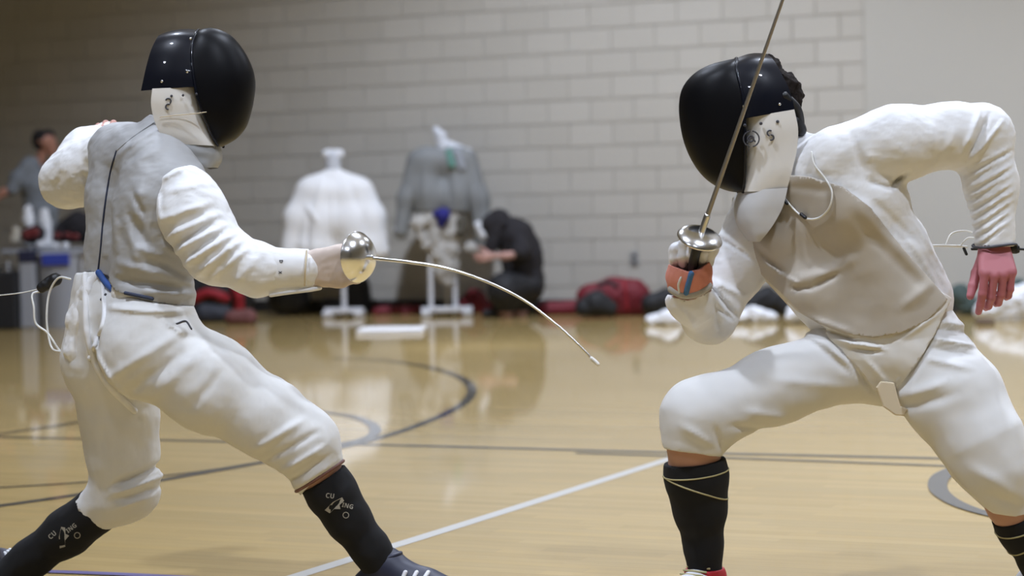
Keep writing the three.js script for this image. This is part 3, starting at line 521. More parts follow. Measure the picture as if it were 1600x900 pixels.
// ---- the low-standing fencer with the raised foil
{
  const rig = new Rig('person', 'fencer in black mask crouching low with raised foil, bare left hand hanging', 'person', 1330, 5.12), o = rig.o;
  const elbowL = [1534, 211, 0.08, 45], elbowR = [1108, 494, -0.06, 40];
  const wristL = rig.P(1553, 386, 0.1), fwdL = V(-0.06, -0.72, 0.69).normalize();
  const handL = hand(wristL, fwdL, V(-1, 0.1, 0), V(0, 0.7, 0.7), 1.02, [[46, 20, 14], [54, 38, 28], [54, 40, 30], [50, 38, 30]], [0.85, 0.42, -0.55]);
  const wristR = rig.P(1074, 440, 0.08), fwdR = V(0.05, 0.97, 0.2).normalize();
  const handR = hand(wristR, fwdR, V(0.95, 0, 0.1), V(-0.35, 0.2, -0.9), 0.98, [[62, 88, 50], [70, 92, 45], [76, 92, 45], [82, 90, 45]], [0.8, 0.5, -0.5]);
  const S = {
    arms: [[[1312, 246, 0.1, 50], [1402, 224, 0.12, 57], [1488, 211, 0.1, 49], elbowL], [elbowL, [1549, 290, 0.08, 39], [1554, 378, 0.1, 31]], [[1192, 338, -0.08, 52], [1152, 415, -0.08, 45], elbowR], [elbowR, [1080, 466, 0.06, 36], [1077, 440, 0.1, 30]]],
    torso: [[[1310, 262, 0.08, 52], [1346, 318, 0.08, 62], [1388, 400, 0.06, 58], [1420, 470, 0.04, 62]], [[1206, 318, -0.1, 50], [1238, 372, -0.06, 58], [1292, 440, -0.02, 58], [1332, 490, -0.02, 60]], [[1310, 262, 0.08, 52], [1206, 318, -0.1, 50]], [[1346, 318, 0.08, 62], [1238, 372, -0.06, 58]], [[1388, 400, 0.06, 58], [1292, 440, -0.02, 58]], [[1420, 470, 0.04, 62], [1332, 490, -0.02, 60]], [[1270, 270, 0.02, 50], [1228, 228, 0, 36]]],
    pelvis: [[[1420, 490, 0.04, 62], [1430, 545, 0.05, 66]], [[1335, 510, -0.02, 55], [1345, 552, -0.01, 58]], [[1345, 550, -0.01, 60], [1430, 545, 0.05, 66]], [[1385, 555, 0.02, 58], [1388, 590, 0.02, 44]]],
    legs: [[[1345, 558, -0.01, 62], [1212, 603, 0.05, 54], [1092, 652, 0.12, 55], [1083, 692, 0.12, 47]], [[1432, 548, 0.05, 70], [1490, 622, 0.1, 72], [1534, 690, 0.14, 62], [1556, 734, 0.15, 52], [1576, 786, 0.12, 45]]],
    shins: [[[1083, 700, 0.11, 44], [1088, 745, 0.09, 46], [1094, 795, 0.07, 38], [1099, 850, 0.05, 27], [1102, 896, 0.04, 26]], [[1582, 786, 0.12, 42], [1600, 824, 0.1, 38], [1626, 878, 0.07, 29], [1640, 915, 0.05, 27]]],
    head: [1180, 190, 0], facing: -1, neck: [[1240, 258, 0], [1205, 205, 0]], hands: [{ field: handL }, { field: handR }], handColor: [0.40, 0.125, 0.14],
  };
  const B = fencer(rig, S);
  const armField = field(B.arms, 0.03), torsoField = field(B.torso, 0.05), pelvisField = field([...B.pelvis, ...B.torso.slice(2, 3), ...B.legs.map((l) => l)].slice(0, B.pelvis.length + 1), 0.05);
  let jacket = withBox((x, y, z) => smin(armField(x, y, z), torsoField(x, y, z) + 0.002, 0.02), boxOf([...B.arms, ...B.torso], 0.04));
  const fl = [];   // the forearm's stack of slanting folds and the creases of elbow and armpit
  for (let i = 0; i < 9; i++) { const y = 262 + i * 14.5; fl.push([1506 + i * 1.8, y + 4, 1578, y - 34 - i * 0.5, 3.6, 1.9 + 1.2 * Math.abs(Math.sin(i * 2.3))], [1508 + i * 1.8, y + 11, 1580 - 18 * Math.abs(Math.sin(i * 1.7)), y - 27, 3.2, -2.4]); }
  fl.push([1503, 250, 1540, 180, 5, -8], [1494, 240, 1525, 172, 6, 6], [1510, 250, 1560, 190, 5, 6], [1480, 200, 1470, 240, 8, 3], [1385, 292, 1410, 270, 5, -8], [1350, 285, 1388, 296, 5, -6], [1345, 230, 1352, 285, 10, 3], [1320, 205, 1345, 280, 8, -3], [1440, 190, 1450, 235, 10, 3]);
  fl.push([1110, 445, 1160, 500, 5, -8], [1120, 440, 1175, 470, 6, 5], [1120, 480, 1155, 505, 4, -5], [1062, 480, 1090, 520, 6, 4], [1118, 470, 1130, 520, 5, -4], [1130, 372, 1186, 408, 4, -4]);
  fl.push([1330, 310, 1400, 385, 8, 4], [1345, 305, 1430, 380, 7, -3], [1410, 370, 1470, 450, 7, 4], [1425, 345, 1480, 430, 5, 3], [1440, 400, 1485, 470, 5, -4]);
  jacket = rumple(plus(jacket, folds(rig, fl, 0.1)), 0.0024, 0.055, 13);
  jacket = rumple(jacket, 0.0011, 0.022, 4, 0.8, 1.2);
  const jacketCut = polygon(rig.poly([[1000, 100], [1640, 100], [1640, 384], [1500, 386], [1510, 480], [1460, 510], [1300, 520], [1180, 545], [1060, 560], [1036, 478], [1046, 462], [1075, 468], [1112, 452], [1125, 300]], 0.1));
  const jacketField = withBox((x, y, z) => Math.max(jacket(x, y, z), jacketCut(x, y)), jacket.box);
  rig.part('jacket', surface(jacketField, 0.006), M.white, o, 'white fencing jacket');
  // electric vest across chest and belly
  const trunk = withBox((x, y, z) => smin(torsoField(x, y, z), pelvisField(x, y, z), 0.06), joined(torsoField, pelvisField).box);
  const y0 = rig.P(1330, 480, 0.1).y, y1 = rig.P(1330, 400, 0.1).y;   // it lies closer to the chest than to the belly
  let vest = withBox((x, y, z) => trunk(x, y, z) - 0.02 + 0.013 * THREE.MathUtils.smoothstep(y, y0, y1), trunk.box);
  vest = plus(vest, folds(rig, [[1240, 452, 1275, 450, 6, -6], [1272, 450, 1310, 428, 6, -6], [1240, 440, 1300, 425, 9, 4], [1290, 430, 1340, 400, 10, 2], [1225, 290, 1300, 300, 8, -2.5], [1330, 320, 1460, 455, 9, 3], [1320, 335, 1440, 455, 9, -2], [1270, 500, 1330, 520, 7, 4], [1400, 480, 1450, 440, 10, 4], [1190, 385, 1240, 440, 6, -5], [1200, 410, 1260, 452, 5, 5]], 0.12));
  vest = rumple(vest, 0.0022, 0.08, 19);
  const vestCut = polygon(rig.poly([[1120, 330], [1225, 272], [1262, 276], [1310, 292], [1352, 325], [1400, 384], [1440, 428], [1474, 466], [1440, 500], [1400, 518], [1362, 527], [1320, 522], [1285, 508], [1255, 490], [1180, 410], [1150, 380]], 0.11));
  const vestField = withBox((x, y, z) => Math.max(vest(x, y, z), vestCut(x, y)), vest.box);
  rig.part('electric_vest', surface(vestField, 0.006), M.lameWarm, o, 'grey conductive vest over chest and belly');
  // breeches
  let br = field([...B.pelvis, ...B.legs], 0.045);
  br = plus(br, folds(rig, [[1300, 530, 1372, 615, 7, -9], [1462, 505, 1402, 612, 7, -9], [1280, 515, 1360, 600, 8, 5], [1265, 530, 1340, 590, 8, -4], [1250, 510, 1330, 570, 7, 4], [1460, 500, 1520, 510, 5, 5], [1450, 512, 1525, 524, 5, -5], [1445, 525, 1528, 540, 5, 5], [1440, 540, 1520, 556, 6, -4], [1435, 556, 1510, 572, 7, 4], [1400, 620, 1470, 590, 9, 5], [1400, 640, 1480, 610, 9, -4], [1160, 640, 1230, 655, 9, 4], [1130, 660, 1200, 672, 7, -4], [1060, 660, 1110, 690, 8, 4], [1110, 660, 1125, 700, 6, -4], [1500, 720, 1580, 770, 12, 4], [1520, 760, 1585, 785, 9, -3], [1200, 590, 1340, 610, 10, 3]], 0.12));
  br = rumple(br, 0.0025, 0.08, 14);
  const brCut = polygon(rig.poly([[1010, 480], [1270, 500], [1330, 500], [1440, 490], [1488, 474], [1515, 480], [1660, 600], [1660, 776], [1620, 790], [1575, 800], [1540, 795], [1500, 760], [1400, 660], [1130, 712], [1084, 702], [1036, 698], [1015, 640]], 0.1));
  const brField = withBox((x, y, z) => Math.max(br(x, y, z), brCut(x, y)), br.box);
  rig.part('breeches', surface(brField, 0.007), M.breeches, o, 'white fencing breeches');
  // jacket tail between the thighs, with its strap
  const base = joined(brField, jacketField), tailCut = polygon(rig.poly([[1255, 470], [1300, 480], [1360, 490], [1410, 480], [1468, 456], [1486, 466], [1450, 530], [1402, 606], [1372, 612], [1345, 580], [1310, 540]], 0.13));
  const tail = rumple(withBox((x, y, z) => Math.max(trunk(x, y, z) - 0.012, tailCut(x, y), -z - 0.02), joined(torsoField, pelvisField).box), 0.003, 0.06, 23);
  rig.part('jacket_tail', surface(plus(tail, folds(rig, [[1275, 508, 1345, 536, 5, -6], [1300, 530, 1380, 545, 5, 5], [1330, 545, 1375, 548, 4, -5], [1400, 530, 1470, 480, 6, 4], [1350, 560, 1385, 600, 6, 3]], 0.12)), 0.006), M.cream, o, 'pointed jacket tail between the thighs');
  { const z = touch(rig, tail, 1382, 596, 0).z + 0.004, q = rig.poly([[1368, 604], [1374, 596], [1392, 598], [1397, 618], [1402, 634], [1412, 638], [1408, 646], [1396, 645], [1378, 632]], 0.1);
    rig.part('groin_strap', new THREE.ExtrudeGeometry(outline(q), { depth: 0.006, bevelEnabled: true, bevelSize: 0.003, bevelThickness: 0.003, bevelSegments: 2 }).translate(0, 0, z), M.beige, o, 'beige groin strap'); }
  // socks with gold lines, shoes
  B.shins.forEach((c, i) => {
    const f = rumple(grown(field(c, 0.03), 0.001), 0.001, 0.05, 25 + i), top = i ? rig.P(1588, 799, 0.11) : rig.P(1085, 720, 0.1), dir = i ? top.clone().sub(rig.P(1626, 878, 0.07)) : rig.P(1082, 700, 0.1).sub(rig.P(1094, 795, 0.085));
    const s = cut(f, upTo(top, dir)), m = rig.part('sock', surface(s, 0.006), M.sock, o, 'black knee sock with thin gold lines');
    const mid = i ? rig.P(1595, 818, 0.11) : rig.P(1086, 738, 0.09), ax = dir.clone().normalize();
    obj('gold_line', ringOn(s, mid, ax, 0, 0.0019), M.gold, m);
    obj('gold_line', ringOn(s, mid.clone().addScaledVector(ax, i ? -0.035 : -0.034), ax, i ? -0.02 : 0.036, 0.0019), M.gold, m);
  });
  const shoe = (a, d0) => {
    const d = V(d0[0], 0, d0[1]).normalize(), s = V(-d.z, 0, d.x), q = (f, y, l) => V(a.x, 0, a.z).addScaledVector(d, f).addScaledVector(s, l).setY(y);
    const ps = [prim(q(-0.05, 0.035, 0), 0.036, q(0.02, 0.034, 0), 0.038), prim(q(0.02, 0.034, 0), 0.038, q(0.12, 0.03, 0.008), 0.044), prim(q(0.12, 0.03, 0.004), 0.044, q(0.19, 0.024, 0), 0.034), prim(q(-0.03, 0.04, 0), 0.032, q(0, 0.062, 0), 0.036), prim(q(0, 0.06, 0), 0.038, q(0.09, 0.045, 0), 0.036)];
    const m = rig.part('shoe', surface(cut(field(ps, 0.03), upTo(V(0, 0.012, 0), V(0, -1, 0))), 0.006), M.shoeWhite, o, 'white and red shoe');
    const sole = field(ps.slice(0, 3), 0.03, 0.003);
    obj('sole', surface(withBox((x, y, z) => Math.max(sole(x, y, z), y - 0.014, 0.0005 - y), sole.box), 0.006), M.red, m);
    const rim = field([prim(q(-0.012, 0.07, 0), 0.044, q(0.01, 0.082, 0), 0.044)], 0.01);
    obj('collar', surface(withBox((x, y, z) => Math.max(rim(x, y, z), y - 0.092, 0.062 - y), rim.box), 0.005), M.red, m).userData.label = 'red padded collar';
    obj('laces', mergeGeometries([0, 1, 2, 3].map((k) => capTube([q(0.03 + k * 0.015, 0.098 - k * 0.006, -0.03), q(0.038 + k * 0.015, 0.1 - k * 0.006, 0), q(0.03 + k * 0.015, 0.098 - k * 0.006, 0.03)], 0.0025, 10))), M.gold, m);
  };
  shoe(rig.P(1102, 896, 0.04), [-0.6, 0.8]); shoe(rig.P(1640, 915, 0.05), [0.75, 0.65]);
  // weapon glove
  const gm = rig.part('glove', surface(rumple(grown(handR, 0.004), 0.0015, 0.03, 6), 0.0035), M.gloveWhite, o, 'white weapon glove with coral gauntlet');
  const cuffF = rumple(field(rig.chain([[1078, 464, 0.075, 37], [1077, 436, 0.11, 33], [1078, 418, 0.125, 33]]), 0.02), 0.003, 0.03, 7), cuffCut = polygon(rig.poly([[1030, 404], [1052, 416], [1075, 424], [1092, 420], [1118, 402], [1118, 448], [1078, 466], [1048, 456]], 0.14));
  const cuffS = withBox((x, y, z) => Math.max(cuffF(x, y, z), cuffCut(x, y)), cuffF.box);
  obj('gauntlet', surface(cuffS, 0.004), M.pink, gm).userData.label = 'coral gauntlet';
  obj('gauntlet_band', lay(rig, cuffS, [[1049, 452], [1064, 460], [1080, 461], [1096, 455], [1108, 447]], 0.009, -0.004), M.greyStrap, gm);
  obj('wrist_strap', lay(rig, cuffS, [[1080, 428], [1076, 442], [1072, 458]], 0.0075, -0.003), M.strapBlue, gm).userData.label = 'blue wrist strap';
  obj('pull_tab', lay(rig, cuffS, [[1064, 434], [1060, 446], [1062, 460]], 0.003, 0), M.cream, gm);
  // mask with hair behind
  const mk = mask(rig, o, {
    front: [[1150, 91], [1132, 95], [1107, 102], [1082, 117], [1066, 138], [1061, 162], [1062, 187], [1068, 220], [1082, 253], [1101, 278], [1121, 292], [1140, 299], [1157, 301]],
    ridge: [[1150, 91], [1146, 105], [1147, 121], [1151, 139], [1154, 158], [1156, 178], [1157, 200], [1158, 220], [1158, 241], [1158, 262], [1158, 283], [1157, 301]],
    crown: [[1150, 91], [1146, 105], [1147, 121], [1151, 139], [1154, 158], [1155, 188]], back: [[1198, 84], [1208, 102], [1216, 120], [1224, 138], [1230, 156], [1234, 174]],
    width: 0.1, crownWidth: (u) => 0.1 * Math.pow(1 - Math.pow(1 - Math.min(1, u * 0.9), 2.3), 1 / 2.3), rivets: [[1148, 116], [1155, 169], [1210, 166]], rivetAt: (y) => (y - 90) / 96, tipMaterial: M.tipPale,
    bib: [[1155, 187, 1232, 174, 0.104], [1157, 215, 1238, 205, 0.104], [1157, 245, 1236, 238, 0.1], [1157, 270, 1230, 266, 0.094], [1155, 300, 1222, 298, 0.085]],
    tip: [[1155, 298, 1223, 294, 0.09], [1148, 322, 1216, 322, 0.092], [1150, 346, 1204, 346, 0.09], [1160, 364, 1192, 364, 0.082], [1170, 377, 1182, 377, 0.07]],
  }, 0.0);
  const mz = mk.zside(200) + 0.106, onBib = (x, y, dy = 0) => { const p = rig.P(x, y, 0.106); return p.setZ(mz + dy); };
  obj('bib_emblem', mergeGeometries([new THREE.TorusGeometry(rig.R(12), rig.R(1.1), 6, 30, Math.PI * 0.9).rotateZ(1.7).translate(...onBib(1174, 217).toArray()), new THREE.TorusGeometry(rig.R(12), rig.R(1.1), 6, 30, Math.PI * 0.9).rotateZ(-1.4).translate(...onBib(1174, 217).toArray()), new THREE.TorusGeometry(rig.R(4.5), rig.R(1.4), 6, 16).translate(...onBib(1173, 217).toArray()), capTube([onBib(1168, 223), onBib(1174, 215), onBib(1180, 221)], rig.R(1.3), 10)]), M.ink, mk.g);
  obj('bib_mark', mergeGeometries([new THREE.TorusGeometry(rig.R(4), rig.R(1.2), 6, 14, Math.PI * 1.2).rotateZ(0.9).translate(...onBib(1203, 208).toArray()), new THREE.TorusGeometry(rig.R(4), rig.R(1.2), 6, 14, Math.PI * 1.2).rotateZ(-2.0).translate(...onBib(1205, 215).toArray())]), M.ink, mk.g);
  for (const [x, y] of [[1164, 196], [1189, 193], [1215, 190]]) obj('eyelet', new THREE.SphereGeometry(rig.R(2.6), 10, 6), M.ink, mk.g).position.copy(onBib(x, y));
  const strapF = [rig.P(1226, 150, 0.085), rig.P(1246, 172, 0.07), rig.P(1250, 200, 0.05), rig.P(1246, 212, 0.04)];
  obj('neck_strap', mergeGeometries([capTube(strapF, 0.011, 24), capTube([rig.P(1244, 190, 0.06), rig.P(1250, 203, 0.055)], 0.016, 8)]), M.black, mk.g);
  const hairF = rumple(rumple(field(rig.chain([[1190, 128, 0, 40], [1212, 150, 0, 36], [1222, 176, 0, 28]]), 0.02), 0.012, 0.035, 31), 0.004, 0.012, 3);
  const hair = rig.part('hair', surface(hairF, 0.005), M.hair, o, 'dark curly hair behind the mask');
  // cords: mask cord to the vest, body cord behind the back, reel plug at the wrist
  const chest = joined(vestField, jacketField);
  const mc = rig.part('mask_cord', mergeGeometries([capTube([[1268, 238], [1272, 256], [1290, 280], [1300, 300], [1297, 322], [1282, 339], [1262, 342], [1248, 334], [1236, 322], [1224, 308]].map(([x, y]) => touch(rig, chest, x, y, 0.008)), 0.0024, 80)]), M.cord, o, 'white mask cord looping over the vest');
  obj('clip', capTube([touch(rig, chest, 1224, 310, 0.012), touch(rig, chest, 1230, 318, 0.012)], 0.004, 8), M.black, mc); obj('clip', capTube([touch(rig, chest, 1252, 335, 0.012), touch(rig, chest, 1258, 340, 0.012)], 0.0045, 8), M.black, mc);
  const bc = rig.part('body_cord', mergeGeometries([capTube([rig.P(1455, 384, -0.02), rig.P(1480, 384, -0.05), rig.P(1502, 385, -0.08), rig.P(1510, 386, -0.08)], 0.0032, 24), capTube([rig.P(1478, 382, -0.05), rig.P(1486, 366, -0.06), rig.P(1500, 361, -0.07), rig.P(1516, 362, -0.07), rig.P(1530, 369, -0.06)], 0.002, 30), capTube([rig.P(1500, 384, -0.08), rig.P(1512, 372, -0.07), rig.P(1526, 372, -0.05)], 0.0018, 20)]), M.cord, o, 'white body cord behind the back');
  obj('plug', mergeGeometries([capTube([rig.P(1506, 388, -0.08), rig.P(1510, 397, -0.08)], 0.0036, 8), capTube([rig.P(1519, 389, -0.06), rig.P(1526, 389, -0.06)], 0.0036, 8)]), M.black, bc);
  const rc = rig.part('reel_connector', surface(rumple(field([prim(rig.P(1581, 388, 0.1), 0.012, rig.P(1586, 389, 0.1), 0.012)], 0.01), 0.002, 0.01, 1), 0.003), M.black, o, 'black reel plug at the cuff');
  obj('reel_wire', capTube([rig.P(1588, 389, 0.1), rig.P(1620, 390, 0.1), rig.P(1680, 390, 0.1)], 0.003, 16), M.black, rc);
  obj('cuff_elastic', tube([...Array(18)].map((_, i) => { const t = i / 18 * 6.283, c = rig.P(1554, 384, 0.1); return V(c.x + 0.05 * Math.cos(t), c.y + 0.003 * Math.sin(t * 2), c.z + 0.046 * Math.sin(t)); }), 0.003, 60, 6, true), M.ink, rc);

  // ---- the raised foil
  const foil = new THREE.Group(); foil.name = numbered('foil'); tag(foil, 'foil raised almost upright with shiny guard, held in the white glove', 'foil'); scene.add(foil);
  foil.position.copy(o.position); foil.rotation.copy(o.rotation);
  const gc = rig.P(1094, 370, 0.19), tip = rig.P(1262, -112, 0.3), ax = V(0.2, 0.84, 0.5).normalize(), gq = new THREE.Quaternion().setFromUnitVectors(V(0, 1, 0), ax);
  const dome = new THREE.LatheGeometry([[0.0008, 0.015], [0.012, 0.0145], [0.028, 0.012], [0.04, 0.0075], [0.048, 0.002], [0.051, -0.002], [0.0525, -0.004], [0.0515, -0.006], [0.046, -0.001], [0.036, 0.005], [0.0008, 0.011]].map(([x, y]) => new THREE.Vector2(x, y)), 48);
  obj('guard', dome.applyQuaternion(gq).translate(gc.x, gc.y, gc.z), M.bell, foil).userData.label = 'polished dished guard';
  obj('cushion', new THREE.TorusGeometry(0.03, 0.006, 8, 30).rotateX(Math.PI / 2).applyQuaternion(gq).translate(...gc.clone().addScaledVector(ax, -0.006).toArray()), M.black, foil);
  const b0 = rig.P(1100, 352, 0.2), c = new THREE.LineCurve3(b0, tip), n = 20, bp = [], bi = [];
  for (let i = 0; i <= n; i++) { const t = i / n, p = c.getPoint(t), T = c.getTangent(t), s = V(0, 0, 1).cross(T).normalize(), u = T.clone().cross(s), r = 0.0056 - 0.0026 * t; for (let k = 0; k < 8; k++) { const a = k / 8 * 6.2832, w = p.clone().addScaledVector(s, Math.cos(a) * r).addScaledVector(u, Math.sin(a) * r); bp.push(w.x, w.y, w.z); if (i < n) { const A = i * 8 + k, Bq = i * 8 + (k + 1) % 8; bi.push(A, Bq, A + 8, Bq, Bq + 8, A + 8); } } }
  const bg = new THREE.BufferGeometry(); bg.setAttribute('position', new THREE.Float32BufferAttribute(bp, 3)); bg.setIndex(bi); bg.computeVertexNormals();
  obj('blade', bg, mat(0.33, 0.3, 0.25, 0.4, { metalness: 0.9 }), foil);
  obj('collar', capTube([gc.clone().addScaledVector(ax, 0.012), b0.clone().lerp(tip, 0.03)], 0.0075, 10), M.steel, foil);
  obj('tip', capTube([tip, tip.clone().addScaledVector(V(0.3, 0.95, 0), 0.012)], 0.0042, 8), M.tape, foil);
  obj('grip', capTube([gc.clone().addScaledVector(ax, -0.004), gc.clone().addScaledVector(ax, -0.05), gc.clone().addScaledVector(ax, -0.09).add(V(0, -0.01, -0.01))], 0.0115, 20), M.black, foil);
}

// ---------------------------------------------------------------- behind the fencers, along the wall
const G = {
  grey: mat(0.2, 0.22, 0.25, 0.9), jean: mat(0.03, 0.035, 0.05, 0.9), bagRed: mat(0.14, 0.006, 0.014, 0.7), brightRed: mat(0.28, 0.008, 0.016, 0.7), bagBlack: mat(0.008, 0.008, 0.01, 0.7), cloth: mat(0.74, 0.75, 0.78, 0.9), green: mat(0.05, 0.075, 0.07, 0.8), brown: mat(0.13, 0.09, 0.06, 0.8),
  boxBlue: mat(0.025, 0.045, 0.3, 0.6), boxGrey: mat(0.3, 0.31, 0.34, 0.6), dark: mat(0.015, 0.013, 0.016, 0.9), pole: mat(0.62, 0.62, 0.64, 0.4), paper: mat(0.8, 0.8, 0.82, 0.7), lameJacket: mat(0.2, 0.207, 0.21, 0.7), royal: mat(0.02, 0.02, 0.2, 0.8), mint: mat(0.12, 0.26, 0.22, 0.8), ivory: mat(0.5, 0.46, 0.38, 0.9), jar: mat(0.13, 0.014, 0.014, 0.6), faceTone: mat(0.45, 0.22, 0.16, 0.6), navyBox: mat(0.01, 0.012, 0.04, 0.6), mannequin: mat(0.55, 0.57, 0.62, 0.6),
};
function lump(name, label, category, px, depth, chains, material, rough = [0.012, 0.09], k = 0.05, h = 0.014, group) {
  const rig = new Rig(name, label, category, px, depth, group), ps = chains.flatMap((c) => rig.chain(c)), f = rumple(field(ps, k), rough[0], rough[1], px * 0.01);
  const flat = withBox((x, y, z) => Math.max(f(x, y, z), 0.002 - y), f.box);
  return { rig, f: flat, m: rig.part('body', surface(flat, h), material) };
}
// the standing helper in a grey shirt
{
  const rig = new Rig('person', 'person in grey T-shirt with short dark hair standing behind the equipment table', 'person', 52, 19.9), o = rig.o;
  const c = (a) => rig.chain(a), fwd = V(0.9, -0.1, -0.2).normalize(), hc = rig.P(71, 224, 0);
  const torso = c([[[48, 258, 0.05, 13], [52, 290, 0.05, 17], [56, 330, 0.03, 16], [56, 362, 0.03, 16]], [[64, 262, -0.12, 13], [68, 290, -0.12, 17], [70, 330, -0.1, 16], [70, 362, -0.1, 16]]].flat().slice(0, 4)), torso2 = c([[66, 262, -0.14, 13], [72, 290, -0.13, 16], [73, 330, -0.1, 16], [72, 362, -0.1, 16]]);
  const armN = c([[40, 262, 0.12, 10], [26, 280, 0.16, 9.5], [18, 296, 0.18, 8.5]]), foreN = c([[18, 296, 0.18, 8], [6, 300, 0.2, 7], [-8, 312, 0.22, 5.5]]), armF = c([[74, 264, -0.24, 10], [92, 300, -0.26, 8], [106, 322, -0.24, 6]]);
  const legs = [...c([[58, 370, 0.03, 16], [56, 440, 0.05, 11], [54, 502, 0.03, 7.5]]), ...c([[72, 370, -0.1, 16], [76, 440, -0.1, 11], [78, 499, -0.12, 7.5]])];
  const neck = prim(rig.P(60, 256, -0.03), 0.055, hc, 0.05), hand1 = hand(rig.P(-8, 312, 0.22), V(-0.8, -0.5, 0.2), V(0, 1, 0), V(0, 0.2, 1), 1, [[20, 30, 20]]);
  rig.part('body', mergeGeometries([surface(field([...torso, ...torso2, ...armN, ...foreN, ...armF, ...legs, neck].map((p) => { const q = p.slice(); q[3] -= 0.008; q[7] -= 0.008; return q; }), 0.03), 0.016), surface(field(headPrims(hc, fwd, V(0, 1, 0), 1), 0.012), 0.008), surface(hand1, 0.006)]), G.faceTone);
  rig.part('shirt', surface(rumple(field([...torso, ...torso2, ...armN, ...c([[74, 264, -0.24, 10], [86, 288, -0.25, 9]])], 0.05, 0.008), 0.006, 0.09, 2), 0.014), G.grey, o, 'grey T-shirt');
  rig.part('trousers', surface(rumple(field(legs, 0.03, 0.008), 0.006, 0.09, 2), 0.014), G.jean, o);
  const cap = field([prim(hc.clone().addScaledVector(fwd, -0.035).add(V(0, 0.045, 0)), 0.084, hc.clone().addScaledVector(fwd, 0.03).add(V(0, 0.068, 0)), 0.062), ball(hc.clone().addScaledVector(fwd, -0.055).add(V(0, -0.005, 0)), 0.06)], 0.03);
  rig.part('hair', surface(rumple(cap, 0.006, 0.03, 4), 0.009), G.dark, o, 'short dark hair');
  for (const [x, dz] of [[56, 0.03], [78, -0.12]]) { const a = rig.P(x, 500, dz); rig.part('shoe', surface(withBox(((f) => (X, Y, Z) => Math.max(f(X, Y, Z), 0.001 - Y))(field([prim(V(a.x - 0.04, 0.04, a.z), 0.045, V(a.x + 0.08, 0.04, a.z), 0.045), prim(V(a.x + 0.08, 0.04, a.z), 0.045, V(a.x + 0.17, 0.03, a.z), 0.032)], 0.02)), [a.x - 0.12, -0.02, a.z - 0.08, a.x + 0.24, 0.12, a.z + 0.08]), 0.01), G.bagBlack, o); }
}
